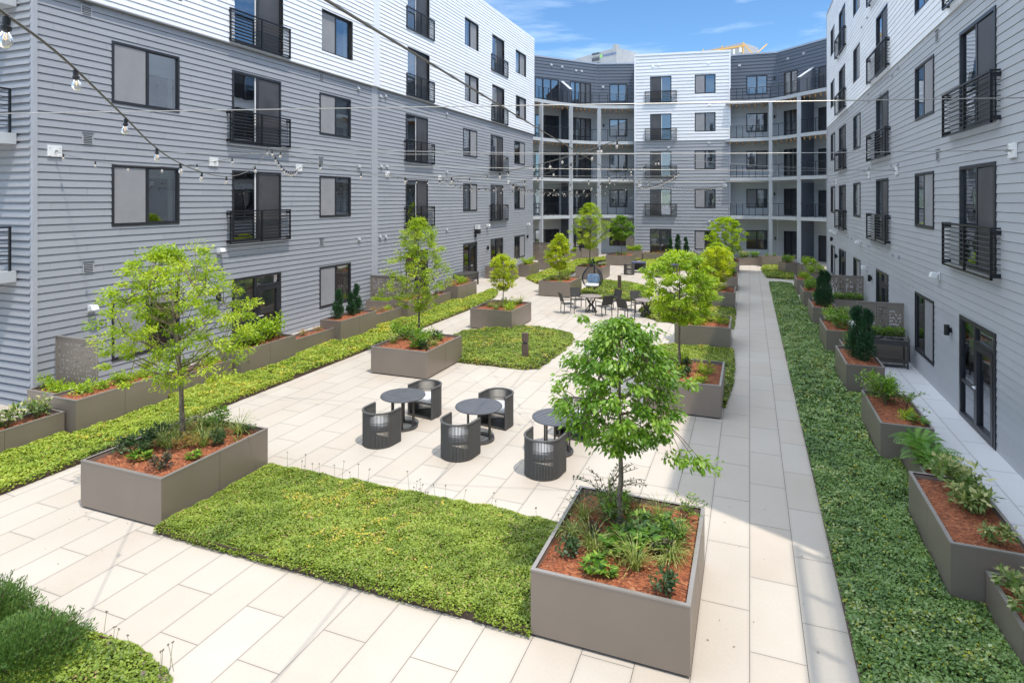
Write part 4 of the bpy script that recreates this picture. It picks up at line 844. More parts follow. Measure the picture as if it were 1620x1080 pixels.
# front centre planter: positions read off the photo (v = 0 is the front)
fill('R1', [('dark', .12, .22, .85), ('grass', .27, .33, .85), ('grass', .34, .28, .65), ('sedge', .1, .42, 1.0), ('purple', .25, .45, .8), ('helle', .47, .35, .9), ('tuft', .52, .22, .9), ('helle', .46, .12, .5), ('grass', .64, .22, .85), ('dark', .86, .09, .95), ('helle', .70, .42, .95), ('helle', .62, .55, 1.0), ('sedge', .86, .38, .9), ('helle', .56, .68, .8), ('shrub', .86, .55, .55), ('grass', .72, .80, .85), ('grass', .3, .8, 1.0), ('archdark', .22, .92, 1.0), ('shrub', .38, .66, .8), ('archdark', .3, .62, .9), ('arch', .9, .86, .55), ('grass', .12, .62, .9), ('tuft', .52, .88, .8), ('tuft', .80, .30, .8), ('tuft', .4, .18, .7), ('sedge', .34, .93, .9), ('sedge', .85, .48, .9), ('helle', .8, .7, .8), ('grass', .9, .64, .7), ('helle', .5, .46, 1.0), ('sedge', .6, .32, .8), ('purple', .78, .4, .8), ('helle', .36, .12, .7)])
fill('L1', [('grass', .45, .42, .95), ('purple', .82, .10, 1.0), ('tuft', .28, .22, 1.1), ('helle', .42, .18, .7), ('grass', .30, .45, .9), ('dark', .12, .2, 1.1), ('dark', .2, .35, 1.2), ('grass', .74, .56, .95), ('helle', .88, .36, .55), ('orange', .6, .5, .9), ('dark', .88, .66, 1.0), ('grass', .66, .78, .8), ('grass', .82, .88, 1.0), ('dark', .93, .92, .7), ('tuft', .95, .76, .8), ('sedge', .5, .68, 1.0), ('grass', .36, .78, 1.1), ('grass', .18, .72, 1.1), ('dark', .1, .55, 1.1), ('sedge', .25, .6, 1.1), ('sedge', .3, .92, 1.1), ('shrub', .5, .9, .8), ('dark', .35, .3, .8)])
for k, n in (('L2', 12), ('L3', 9), ('L4', 9), ('L5', 8), ('L6', 7)): auto(k, ['grass', 'sedge', 'dark', 'helle', 'grass', 'shrub'] if k in ('L2', 'L5') else ['grass', 'sedge', 'limelow', 'grass'], n, 1.0, ur=(.12, .88))
auto('R2', ['limelow', 'grass', 'dark', 'helle'], 9, .9, ur=(.12, .88)); auto('R3', ['limelow', 'limelow', 'grass'], 8, 1.0, ur=(.15, .88)); auto('R4', ['limelow', 'grass'], 6, 1.0, ur=(.15, .9)); auto('R5', ['shrub', 'dark'], 6, .9, ur=(.15, .9)); auto('R6', ['dark', 'shrub'], 5, .9, ur=(.15, .9))
fill('rt0', [('varieg', .55, .82, 1.0), ('varieg', .62, .5, .85), ('varieg', .72, .1, .6), ('varieg', .8, .62, .7)])
fill('rl1', [('fern', .35, .85, .95), ('fern', .4, .6, 1.0), ('fern', .55, .42, .85), ('varieg', .6, .12, .9), ('varieg', .7, .25, .8)])
fill('rt1', [('arch', .35, .62, 1.1), ('shrub', .4, .75, 1.0), ('arch', .85, .6, .85), ('limelow', .7, .25, .7), ('helle', .85, .12, .7), ('shrub', .25, .9, .9)])
fill('rl0', [('varieg', .35, .85, .75), ('varieg', .3, .6, .8), ('varieg', .5, .35, .8)])
fill('rl2', [('shrub', .5, .2, .8), ('shrub', .45, .5, .85), ('limelow', .5, .8, .8)])
fill('rt2', [('conifer', .42, .50, 1.5), ('conifer', .66, .36, 1.42)])
fill('rt3', [('arch', .4, .5, 1.1), ('shrub', .5, .3, 1.1), ('shrub', .5, .75, 1.1), ('lime', .3, .9, .7)])
fill('rt4', [('conifer', .38, .42, 1.45), ('conifer', .68, .28, 1.45)]); fill('rl3', [('limelow', .5, .5, .9), ('shrub', .5, .8, .8)])
auto('rt5', ['shrub', 'arch'], 4, 1.0); auto('rt6', ['lime', 'limelow'], 4, .9); auto('rl4', ['shrub', 'limelow'], 3, .8); auto('rl5', ['shrub'], 3, .9)
fill('rd0', [('shrub', .1+.16*i, .5, .62) for i in range(6)]); fill('rd1', [('shrub', .1+.16*i, .5, .62) for i in range(6)])
fill('ll0', [('varieg', .5, .85, .9), ('varieg', .5, .6, 1.0), ('varieg', .4, .3, 1.0)])
fill('lt0', [('limelow', .4, .22, 1.0), ('limelow', .45, .40, .8), ('lime', .5, .58, .55), ('limelow', .5, .7, .9), ('limelow', .5, .9, .8)]); fill('ll1', [('orange', .5, .7, .6), ('limelow', .45, .85, .7), ('limelow', .5, .35, .8)])
fill('lt1', [('lime', .4, .2, 1.1), ('lime', .55, .36, 1.0), ('lime', .5, .62, 1.25), ('lime', .4, .82, 1.2)]); fill('ll2', [('orange', .4, .15, .6), ('orange', .45, .45, .8), ('orange', .5, .8, .7)])
fill('lt2', [('conifer', .4, .22, 1.1), ('conifer', .45, .58, 1.05), ('conifer', .35, .8, 1.25)]); fill('ll3', [('orange', .4, .25, .9), ('orange', .5, .5, .8), ('limelow', .5, .75, .7)])
auto('lt3', ['limelow', 'orange', 'sedge'], 4, .8); auto('ll4', ['orange', 'purple'], 4, .9); fill('lt4', [('orange', .45, .2, 1.0), ('lime', .5, .5, .8), ('limelow', .5, .75, .9), ('orange', .6, .85, .9)])
fill('ld0', [('lime', .12, .5, .6), ('limelow', .32, .5, .9), ('limelow', .55, .5, .9), ('limelow', .8, .4, 1.0)]); fill('ld1', [('limelow', .15+.17*i, .5, .75) for i in range(5)]); fill('ld2', [('lime', .7, .5, .8), ('limelow', .4, .5, .8)]); fill('ld3', [('lime', .5, .5, .7), ('limelow', .8, .5, .7)])
for k in ('lf0', 'lf1'): auto(k, ['lime', 'limelow', 'orange'], 5, .9)
auto('b0', ['shrub', 'orange'], 3, .5); auto('b10', ['lime', 'orange'], 3, .8, ur=(.1, .9), vr=(.3, .7)); fill('b1', [('lime', .15+.23*i, .5, .9) for i in range(4)]); fill('b2', [('orange', .1+.2*i, .5, .8) for i in range(5)])
fill('b3', [('conifer', .15, .5, 1.5), ('conifer', .42, .5, 1.5), ('conifer', .7, .5, 1.5)])
fill('b4', [('limelow', .1+.2*i, .5, .9) for i in range(5)]); fill('b5', [('varieg', .15, .5, 1.1), ('varieg', .4, .5, 1.1), ('shrub', .7, .5, .9), ('shrub', .9, .5, 1)]); fill('b6', [('shrub', .3, .5, .5), ('shrub', .7, .5, .6)])
fill('b7', [('shrub', .3, .5, 1.1), ('lime', .6, .5, .9)]); fill('b8', [('lime', .25, .5, 1.0), ('lime', .7, .5, 1.0)]); fill('b9', [('lime', .2, .5, 1.0), ('lime', .8, .5, 1.0)])
# juniper at the lower left corner
def juniper(x, y, label, R0, H0, n, mname='leaf_conifer'):
    t = rnd.random(); d = rdir(n); d[:, 2] = np.abs(d[:, 2]); rr = NR.random(n)**.35; a = np.arctan2(d[:, 1], d[:, 0])
    lob = .8+.35*vnoise(a*3+9, d[:, 2]*4, 1.3, 4)
    C = d*np.array([R0, R0, H0])*(rr*lob)[:, None]; D = d*.7+rdir(n)*.4; D[:, 2] += .35
    o = leaf_mesh('juniper_shrub', mname, C, D, rdir(n), .045, .014, .25+.5*NR.random(n)+.25*vnoise(a*4, d[:, 2]*6, 2, 7)); b = MB(); CC = []; DD = []
    for i in range(26):
        a = rnd.uniform(0, 6.28); r = R0*rnd.uniform(.3, .95); h = H0*rnd.uniform(.85, 1.25)*(1-.35*(r/R0)); b.tube([(r*.3*math.cos(a), r*.3*math.sin(a), 0), (r*.8*math.cos(a), r*.8*math.sin(a), h*.7), (r*math.cos(a), r*math.sin(a), h)], [.008, .005, .003], 4)
        for j in range(34):
            f = .55+.45*j/34.; q = Vector((r*f*math.cos(a), r*f*math.sin(a), h*f)); dd = Vector((rnd.uniform(-1, 1), rnd.uniform(-1, 1), rnd.uniform(.2, 1))).normalized(); CC.append(q+dd*.02); DD.append(dd)
    b.build('stems', 'twig', o); leaf_mesh('sprigs', mname, CC, DD, rdir(len(CC)), .045, .011, .2+.7*NR.random(len(CC)), parent=o)
    o.location = (x, y, .08); tag(o, label, 'shrub'); return o
leaf_mat('leaf_juniper', [(0, (.03, .075, .02)), (.5, (.07, .15, .03)), (1, (.15, .24, .05))], .2, .6)
juniper(-7.45, 4.25, 'feathery juniper in the bottom left corner, nearest the sedum', .72, .44, 16000, 'leaf_juniper'); juniper(-8.5, 4.45, 'feathery juniper at the left edge of the photo', .62, .50, 12000, 'leaf_juniper')

# ------------------------------------------------------------------ trees
def tree(x, y, zb, z0, z1, Rx, m, label, clumps, per, ll, shape='ovate', seed=1, trunk=.045, droop=.2, extra=(), off=(0, 0), dens=.24, nlimb=9, cm=1.35):
    r = random.Random(seed); rg = np.random.default_rng(seed); o = thing('tree', label, 'tree', (x, y, zb)); H0 = z1-zb; c0 = z0-zb
    lean = Vector((off[0], off[1], 0)); clumps = int(clumps*cm); per = int(per*1.6); b = MB(); n = 10; tp = []
    for i in range(n+1):
        t = i/n; tp.append(Vector((r.uniform(-.012, .012)*(i > 0), r.uniform(-.012, .012)*(i > 0), -.05+t*(H0*.90+.05)))+lean*t*t)
    b.tube(tp, [trunk*(1-.80*(i/n)**.9)+(.012 if i == 0 else 0) for i in range(n+1)], 8)
    b.build('trunk', 'bark', o, smooth=True)
    def env(t):
        if shape == 'ovate': return (math.sin(math.pi*min(1, max(0, t))**.75))**.7
        if shape == 'cone': return max(0, (1-t)**.85*min(1, (t+.12)*5))
        if shape == 'round': return math.sqrt(max(0, 1-(2*t-1)**2))
        if shape == 'wide': return (max(0, 1-abs(2*t-.75)**2.2/1.7))**.6*(1 if t < .9 else .6)
        return 1
    cl = []
    for i in range(clumps):
        t = (i+r.random())/clumps; t = min(.99, t**(.9)); a = i*2.39996+r.uniform(-.5, .5); e = env(t)*Rx; f = math.sqrt(r.random())*.92+.08
        if r.random() < .12: f *= 1.15
        cl.append(Vector((math.cos(a)*e*f, math.sin(a)*e*f, c0+t*(H0-c0)))+lean*((c0+t*(H0-c0))/H0)**2)
    for e_ in extra: cl.append(Vector(e_))
    lb = MB()
    heads = []
    for i in range(nlimb*3):      # limbs leave the trunk low and sweep up and out
        a = i*2.39996+r.uniform(-.3, .3); t = r.uniform(0, .72); zz = c0*(.92)+t*(H0-c0)*.8; tt = min(1, (zz-c0)/(H0-c0)+.25); e = env(tt)*Rx*.72; p0 = Vector((0, 0, zz))+lean*(zz/H0)**2; p1 = Vector((math.cos(a)*e, math.sin(a)*e, zz+(H0-c0)*.2))+lean*(zz/H0)**2
        m1 = p0.lerp(p1, .5)+Vector((0, 0, -.05)); lb.tube([p0, m1, p1], [trunk*.34*(1-.5*t), trunk*.24*(1-.5*t), trunk*.1], 5); heads += [m1, p1]; heads.append(p0)
    for c in cl:
        h = min(heads, key=lambda q: (q-c).length+(.25 if q.z > c.z else 0)); mid = h.lerp(c, .5)+Vector((0, 0, .03)); lb.tube([h, mid, c], [.0065, .005, .003], 4)
    lb.build('limbs', 'twig', o)
    K = len(cl); cc = np.array([tuple(c) for c in cl]); k = np.repeat(np.arange(K), per); N_ = len(k); sz = dens*(.6+.8*rg.random(K)); 
    out_ = cc.copy(); out_[:, 2] = 0; out_ /= np.linalg.norm(out_, axis=1)[:, None]+1e-6
    d = rg.normal(size=(N_, 3)); d /= np.linalg.norm(d, axis=1)[:, None]; rad = (rg.random(N_)**.5)*sz[k]
    # flattened sprays that reach outwards, as leaves sit along twigs
    C = cc[k]+d*rad[:, None]*np.array([1, 1, .55])+out_[k]*(rg.random(N_)*.10)[:, None]
    D = d*.7+out_[k]*.5+rg.normal(size=(N_, 3))*.25; D[:, 2] -= droop+.25*rg.random(N_); Nn = rg.normal(size=(N_, 3))*.45; Nn[:, 2] += 1
    v = .45*rg.random(N_)+.4*rg.random(K)[k]+.12
    leaf_mesh('crown', m, C, D, Nn, ll*(.5+.9*rg.random(N_)), ll*.5*(.7+.5*rg.random(N_)), v, parent=o)
    return o
tree(-9.84, 8.36, .74, 1.88, 4.28, 1.22, 'leaf_spring', 'wide open spring-green tree in the big planter at the left front', 165, 62, .066, 'wide', 3, .052, .1, dens=.19, nlimb=12, cm=.95, off=(-.3, -.1),
     extra=[(.1, .2, 3.55), (.35, .1, 3.5), (-.9, 0, 3.1), (-1.5, -.2, 1.9), (1.15, .4, 2.3), (1.2, .4, 2.55), (-1.6, -.3, 1.5), (.55, 0, 3.35), (.5, .1, 3.0)])
tree(-1.62, 8.17, .74, 1.88, 3.56, .80, 'leaf_green', 'dense leafy green tree in the front centre planter', 165, 46, .076, 'ovate', 8, .045, .55, dens=.175, nlimb=9, cm=1.0,
     extra=[(.85, -.12, 1.12), (.98, -.15, 1.16), (1.1, -.18, 1.13), (.7, -.08, 1.12), (-.9, .2, 1.75), (-.55, .3, 2.75), (.4, -.1, 2.72), (-.85, .15, 1.45)])
tree(-10.3, 17.85, .74, 1.5, 4.55, 1.0, 'leaf_spring', 'tall narrow spring-green tree behind the three bistro tables', 150, 40, .07, 'ovate', 5, .042, .1, dens=.19, extra=[(-1.2, -.3, 1.4), (-1.25, -.3, 1.25), (-1.05, -.1, 1.5)])
tree(-9.55, 23.5, .74, 1.42, 2.86, .56, 'leaf_yellow', 'small round yellow-green tree behind the second left tree', 60, 60, .07, 'round', 6, .028, .2, dens=.14)
tree(-9.75, 32.3, .74, 1.35, 3.25, .72, 'leaf_yellow', 'lime-yellow tree left of the hanging chair', 70, 55, .09, 'ovate', 7, .03, .1, dens=.18)
tree(-9.9, 39.7, .74, 1.9, 4.9, 1.25, 'leaf_spring', 'feathery loose tree behind the hanging chair', 120, 48, .085, 'ovate', 9, .05, -.2, dens=.2)
tree(-9.55, 48.6, .74, 1.95, 3.85, .92, 'leaf_green', 'dense round green tree on the bare stem at the back left', 70, 60, .11, 'round', 10, .03, .1, dens=.2)
tree(-1.72, 16.5, .74, 1.98, 3.80, .92, 'leaf_lime', 'bright leafy tree in the half-shaded planter beside the path', 110, 55, .085, 'round', 11, .04, .3, dens=.17)
tree(-1.5, 31.6, .74, 1.1, 2.85, .8, 'leaf_yellow', 'low yellow-lime tree in the fourth path planter', 80, 50, .09, 'round', 12, .03, .1, dens=.18)
tree(-1.75, 37.9, .74, 1.0, 2.6, .8, 'leaf_lime', 'lime tree in the fifth path planter, partly hidden by the trees in front', 70, 50, .10, 'ovate', 13, .03, .1, dens=.18)
tree(-1.65, 46.6, .74, 1.2, 3.85, 1.38, 'leaf_lime', 'broad oval pale green tree in the last path planter', 130, 60, .095, 'round', 14, .04, -.4, dens=.2)
tree(-1.7, 23.2, .74, 1.3, 2.5, .55, 'leaf_lime', 'small lime tree behind the leafy tree, in the planter by the dining chairs', 45, 50, .08, 'round', 15, .026, .1, dens=.16)
# ------------------------------------------------------------------ bistro tables and barrel chairs
def bistro(x, y, rz, label):
    o = thing('round_bistro_table', label, 'table', (x, y, 0), rz, 'round bistro tables')
    b = MB(); R0 = .5; n = 9; w = 2*R0/n
    for i in range(n):      # slatted top cut to the circle
        x0 = -R0+i*w+.005; x1 = x0+w-.01; pts = []
        for k in range(9): xx = x0+(x1-x0)*k/8; pts.append((xx, math.sqrt(max(0, (R0-.012)**2-xx*xx))))
        b.prism([(p[0], -p[1]) for p in pts]+[(p[0], p[1]) for p in pts[::-1]], .705, .73)
    m = 48; ring = [(R0*math.cos(2*math.pi*k/m), R0*math.sin(2*math.pi*k/m), .716) for k in range(m+1)]; b.tube(ring, .015, 6, False); b.cyl(0, 0, .69, .703, R0-.03, 32)
    b.build('table_top', 'table_top', o)
    for k in range(6):
        a = 2*math.pi*k/6+.3; b = MB(); b.bar((.27*math.cos(a), .27*math.sin(a), .03), (.27*math.cos(a), .27*math.sin(a), .69), .045, .014); b.build('leg', 'furn_metal', o)
    b = MB(); 
    for k in range(m): a, c = 2*math.pi*k/m, 2*math.pi*(k+1)/m; b.hexa([(.22*math.cos(a), .22*math.sin(a), .004), (.34*math.cos(a), .34*math.sin(a), .004), (.34*math.cos(c), .34*math.sin(c), .004), (.22*math.cos(c), .22*math.sin(c), .004), (.22*math.cos(a), .22*math.sin(a), .035), (.34*math.cos(a), .34*math.sin(a), .035), (.34*math.cos(c), .34*math.sin(c), .035), (.22*math.cos(c), .22*math.sin(c), .035)])
    b.build('base_ring', 'furn_metal', o); return o
def outline(R0, ln, n=44):
    """horseshoe plan: straight arms towards +y, round back at -y"""
    p = [(-R0, ln*(1-k/6.)) for k in range(6)]
    p += [(-R0*math.cos(math.pi*k/n), -R0*math.sin(math.pi*k/n)) for k in range(n+1)]
    p += [(R0, ln*(k+1)/6.) for k in range(6)]; return p
def barrel():
    o = thing('barrel_chair', '', 'chair', (0, 0, 0), 0, 'woven rope barrel chairs'); R0, ln = .35, .26; P = outline(R0, ln); 
    # resample evenly
    V = [Vector((x, y, 0)) for x, y in P]; L_ = [0]
    for i in range(1, len(V)): L_.append(L_[-1]+(V[i]-V[i-1]).length)
    def at(s):
        for i in range(1, len(V)):
            if L_[i] >= s: t = (s-L_[i-1])/(L_[i]-L_[i-1]); return V[i-1].lerp(V[i], t)
        return V[-1]
    b = MB(); n = 58
    for i in range(n):
        s = L_[-1]*(i+.5)/n; p = at(s); q = at(min(L_[-1], s+.01)); p2 = at(max(0, s-.01)); d = (q-p2).normalized(); z1 = .715
        b.bar((p.x, p.y, .03), (p.x, p.y, z1), .0165, .015, up=(d.y, -d.x, 0))
    b.build('rope_weave', 'rope', o)
    b = MB(); b.tube([(v.x, v.y, .725) for v in V], .022, 8); b.tube([(V[0].x, V[0].y, .02), (V[0].x, V[0].y, .725)], .02, 6); b.tube([(V[-1].x, V[-1].y, .02), (V[-1].x, V[-1].y, .725)], .02, 6)
    for z in (.36, .52): b.tube([(v.x*.975, v.y*.975, z) for v in V], .007, 5)
    b.build('rim_rail', 'rope', o)
    b = MB(); b.prism([(x*1.03, y*1.03) for x, y in P], .004, .03); b.build('base_plate', 'furn_metal', o)
    b = MB(); b.prism([(x*.95, y*.95) for x, y in P], .33, .365); b.build('seat_deck', 'rope', o)
    c = MB(); P2 = [(x*.9, y*.9) for x, y in P]; n2 = len(P2)
    for (z0, z1, s0, s1) in ((.366, .38, .96, 1), (.38, .44, 1, 1), (.44, .465, 1, .93)):
        c.add([(x*s0, y*s0, z0) for x, y in P2]+[(x*s1, y*s1, z1) for x, y in P2], [[i, (i+1) % n2, n2+(i+1) % n2, n2+i] for i in range(n2)]+([list(range(n2, 2*n2))] if z1 > .46 else []))
    c.build('seat_cushion', 'cushion', o, smooth=False); return o
for i, (tx, ty, l) in enumerate([(-7.39, 12.1, 'left'), (-5.47, 12.06, 'middle'), (-3.70, 12.05, 'right')]): bistro(tx, ty, -.35, '%s one of the three round slatted bistro tables in the front seating area' % l)
BC = None
for (x, y, rz, l) in [(-7.37, 11.12, -.12, 'nearer rope barrel chair at the left bistro table'), (-5.52, 11.16, -.12, 'nearer rope barrel chair at the middle bistro table'), (-3.66, 11.02, -.12, 'nearer rope barrel chair at the right bistro table'),
                      (-7.28, 13.0, math.pi-.15, 'farther rope barrel chair at the left bistro table'), (-5.42, 13.02, math.pi-.15, 'farther rope barrel chair at the middle bistro table'), (-3.6, 13.02, math.pi-.15, 'farther rope barrel chair at the right bistro table, half behind the tree'),
                      (-7.75, 42.2, .2, 'rope barrel chair far back beside the left low square table'), (-5.6, 41.5, .1, 'rope barrel chair far back beside the right low square table')]:
    if BC is None: BC = barrel(); o = BC
    else: o = copy_tree(BC)
    o.location = (x, y, 0); o.rotation_euler = (0, 0, rz); o['label'] = l
for (x, y, l) in [(-7.35, 43.7, 'low square table with a blue-black top at the back left of the courtyard'), (-5.05, 43.2, 'low square table with a blue-black top at the back, right of the other one')]:
    o = thing('square_table', l, 'table', (x, y, 0), .1, 'square tables far back'); b = MB(); b.box(-.5, -.5, .68, .5, .5, .74); b.build('table_top', 'blue_top', o)
    for sx in (-1, 1):
        for sy in (-1, 1): b = MB(); b.box(sx*.42-.05, sy*.42-.05, 0, sx*.42+.05, sy*.42+.05, .68); b.build('leg', 'furn_metal', o)
    b = MB(); b.box(-.42, .38, .1, .42, .40, .68); b.box(-.42, -.40, .1, -.40, .42, .68); b.build('panel', 'furn_metal', o)

# ------------------------------------------------------------------ dining tables and sling chairs
def dining(x, y, l):
    o = thing('round_dining_table', l, 'table', (x, y, 0), 0, 'round dining tables'); b = MB(); b.lathe((0, 0, 0), [(.44, .70), (.50, .712), (.51, .735), (.49, .748)], 36); b.build('table_top', 'stone_top', o)
    for k in range(6):
        a = 2*math.pi*k/6; b = MB(); b.tube([(.27*math.cos(a), .27*math.sin(a), .01), (.07*math.cos(a+.9), .07*math.sin(a+.9), .36), (.26*math.cos(a+1.7), .26*math.sin(a+1.7), .70)], [.024, .03, .022], 6); b.build('leg', 'furn_metal', o)
    b = MB(); m = 24; b.tube([(.27*math.cos(2*math.pi*k/m), .27*math.sin(2*math.pi*k/m), .014) for k in range(m+1)], .014, 5, False); b.build('base_ring', 'furn_metal', o)
dining(-6.82, 27.55, 'left round stone-topped dining table, in the middle of the plaza'); dining(-4.26, 27.35, 'right round stone-topped dining table, nearer the path')
def sling():
    o = thing('sling_chair', '', 'chair', (0, 0, 0), 0, 'sling-back dining chairs')
    for sx in (-1, 1):
        b = MB(); b.bar((sx*.27, .24, 0), (sx*.27, .24, .63), .03); b.build('leg', 'furn_metal', o)
        b = MB(); b.bar((sx*.27, -.24, 0), (sx*.27, -.22, .45), .03); b.bar((sx*.27, -.22, .45), (sx*.26, -.36, .92), .028); b.build('leg', 'furn_metal', o)
        b = MB(); b.bar((sx*.27, -.28, .64), (sx*.27, .27, .64), .045, .022); b.build('armrest', 'furn_metal', o)
    b = MB(); b.bar((-.27, .24, .42), (.27, .24, .42), .025); b.bar((-.27, -.22, .42), (.27, -.22, .42), .025); b.bar((-.25, .24, .42), (-.25, -.22, .42), .025); b.bar((.25, .24, .42), (.25, -.22, .42), .025); b.bar((-.26, -.36, .92), (.26, -.36, .92), .025); b.build('seat_frame', 'furn_metal', o)
    b = MB(); b.hexa([(-.24, -.22, .425), (.24, -.22, .425), (.24, .23, .435), (-.24, .23, .435), (-.24, -.22, .437), (.24, -.22, .437), (.24, .23, .447), (-.24, .23, .447)]); b.build('seat', 'sling', o)
    b = MB(); b.hexa([(-.245, -.235, .50), (.245, -.235, .50), (.245, -.222, .50), (-.245, -.222, .50), (-.245, -.358, .91), (.245, -.358, .91), (.245, -.345, .91), (-.245, -.345, .91)]); b.build('backrest', 'sling', o)
    return o
SCH = None
for (tx, ty, w, spots) in [(-6.82, 27.55, 'left', [(-.95, -.62, 'front left'), (-.8, .75, 'back left'), (.75, -.68, 'front right'), (.80, .95, 'back right')]), (-4.26, 27.35, 'right', [(-.72, -.95, 'front left'), (-.5, .95, 'back left'), (.95, -.5, 'front right'), (.72, .98, 'back right')])]:
    for (dx, dy, l) in spots:
        if SCH is None: SCH = sling(); o = SCH
        else: o = copy_tree(SCH)
        o.location = (tx+dx, ty+dy, 0); o.rotation_euler = (0, 0, math.atan2(-dy, -dx)-math.pi/2+rnd.uniform(-.15, .15)); o['label'] = 'dark sling chair at the %s of the %s round dining table' % (l, w)

# ------------------------------------------------------------------ hanging egg chair
o = thing('hanging_egg_chair', 'hanging wicker egg chair with pale blue cushions beside the lime tree planter', 'hanging chair', (-7.85, 32.0, 0), .1)
b = MB(); b.tube([(0, .75, .03), (0, .85, .9), (0, .7, 1.7), (0, .3, 2.0), (0, 0, 1.95)], .03, 8); b.tube([(-.5, -.35, .03), (-.5, .35, .03), (0, .8, .03), (.5, .35, .03), (.5, -.35, .03)], .025, 8); b.tube([(0, 0, 1.95), (0, 0, 1.72)], .008, 5); b.build('stand', 'wicker', o)
b = MB(); n = 22
def egg(a, t):      # open on the -y side
    z = .45+1.28*t; r = .56*math.sin(math.pi*(.08+.90*t**.8))**.75; return Vector((r*math.sin(a), r*math.cos(a)*.85, z))
for i in range(n+1): a = -2.15+4.3*i/n; b.tube([egg(a, k/14.) for k in range(15)], .009 if 0 < i < n else .025, 5)
for k in range(1, 14): b.tube([egg(-2.15+4.3*i/20., k/14.) for i in range(21)], .008, 4)
b.build('basket', 'wicker', o)
c = MB()
def pillow(m, cx, cy, cz, sx, sy, sz):
    vs = []; nn = 10
    for j in range(nn+1):
        for i in range(nn*2): th = math.pi*j/nn; ph = math.pi*i/nn; f = lambda v, p=.55: math.copysign(abs(v)**p, v); vs.append((cx+sx*f(math.sin(th)*math.cos(ph)), cy+sy*f(math.sin(th)*math.sin(ph)), cz+sz*f(math.cos(th), .8)))
    m.add(vs, [[j*nn*2+i, j*nn*2+(i+1) % (nn*2), (j+1)*nn*2+(i+1) % (nn*2), (j+1)*nn*2+i] for j in range(nn) for i in range(nn*2)])
pillow(c, 0, -.02, .62, .40, .36, .08); c.build('seat_cushion', 'cushion', o, smooth=True); c = MB(); pillow(c, .03, .16, .93, .36, .10, .26); c.build('back_cushion', 'blue_cushion', o, smooth=True)

# ------------------------------------------------------------------ bollards
def bollard(x, y, l, z=.08, h=.82):
    o = thing('bollard_light', l, 'bollard', (x, y, z), .0, 'rust-brown bollard lights'); b = MB(); b.box(-.095, -.06, 0, .095, .06, h*.58); b.box(-.095, -.06, h*.66, .095, .06, h); b.build('post', 'corten', o); b = MB(); b.box(-.07, -.045, h*.575, .07, .045, h*.665); b.build('lens', 'frame', o)
bollard(-6.72, 18.42, 'rust-brown bollard light in the rounded sedum bed behind the bistro tables'); bollard(-6.85, 34.3, 'rust-brown bollard light in the sedum bed right of the hanging chair'); bollard(-4.34, 20.95, 'rust-brown bollard light on the plaza just behind the front tree', 0, .9)
bollard(-3.9, 29.3, 'rust-brown bollard light in the curved bed right of the dining tables')

# ------------------------------------------------------------------ perforated privacy screens
def privacy(x0, x1, y, h, label, z0=0, seed=2):
    o = thing('privacy_screen', label, 'screen', (x0, y, z0), 0, 'perforated privacy screens'); r = random.Random(seed); w = x1-x0
    # panel made of cells so that the leaf-shaped cut-outs are real holes
    b = MB(); cw, chh = .055, .10; nx = max(1, int(w/cw)); nz_ = int((h-z0)/chh); cw = w/nx; chh = (h-z0)/nz_; sl = .06
    for j in range(nz_):
        for i in range(nx):
            grp = (i//1) % 2; hole = (.42 < (j+.5)/nz_ < .96) and 1 <= i < nx-1 and r.random() < (.62 if (i % 5) in (1, 2, 4) else .22)
            xa, xb = i*cw, (i+1)*cw; s = sl if (i % 4) < 2 else -sl; za, zb_ = j*chh, (j+1)*chh
            if not hole: b.quad((xa, 0, za), (xb, 0, za), (xb, 0, zb_), (xa, 0, zb_))
            else:
                pz0, pz1 = za+chh*.5-.022, za+chh*.5+.022; a0, a1 = (pz0-s*.4, pz0+s*.4), (pz1-s*.4, pz1+s*.4)
                a0 = tuple(max(za+.003, min(zb_-.03, q)) for q in a0); a1 = tuple(max(za+.03, min(zb_-.003, q)) for q in a1); m = .006
                b.quad((xa, 0, za), (xb, 0, za), (xb-m, 0, a0[1]), (xa+m, 0, a0[0])); b.quad((xa+m, 0, a1[0]), (xb-m, 0, a1[1]), (xb, 0, zb_), (xa, 0, zb_))
                b.quad((xa, 0, za), (xa+m, 0, a0[0]), (xa+m, 0, a1[0]), (xa, 0, zb_)); b.quad((xb-m, 0, a0[1]), (xb, 0, za), (xb, 0, zb_), (xb-m, 0, a1[1]))
    pn = b.build('panel', 'planter_metal', o); md = pn.modifiers.new('thickness', 'SOLIDIFY'); md.thickness = .006
    b = MB(); b.box(-.03, -.02, 0, 0, .02, h-z0+.01); b.box(w, -.02, 0, w+.03, .02, h-z0+.01); b.box(-.03, -.02, h-z0, w+.03, .02, h-z0+.03); b.build('screen_frame', 'planter_rim', o)
privacy(-16.34, -14.86, 10.2, 1.73, 'perforated taupe privacy screen nearest the camera by the left wall', seed=5)
privacy(-16.44, -14.6, 24.12, 1.64, 'perforated taupe privacy screen midway along the left wall', seed=6)
privacy(3.36, 4.66, 23.15, 1.78, 'perforated privacy screen nearer the camera by the shaded right wall', seed=7)
privacy(3.36, 4.66, 30.7, 1.78, 'perforated privacy screen farther along the shaded right wall', seed=8)
privacy(3.36, 4.66, 9.42, 1.78, 'privacy screen whose edge shows at the right border of the photo', seed=9)
a = W(843, 52); privacy(a.x, a.x+1.6, a.y, 1.5, 'patterned screen at the far left corner under the balconies', seed=10)
a = W(991, 55.5); privacy(a.x, a.x+.7, a.y, 1.75, 'small pale patterned screen left of the white bay', seed=11)

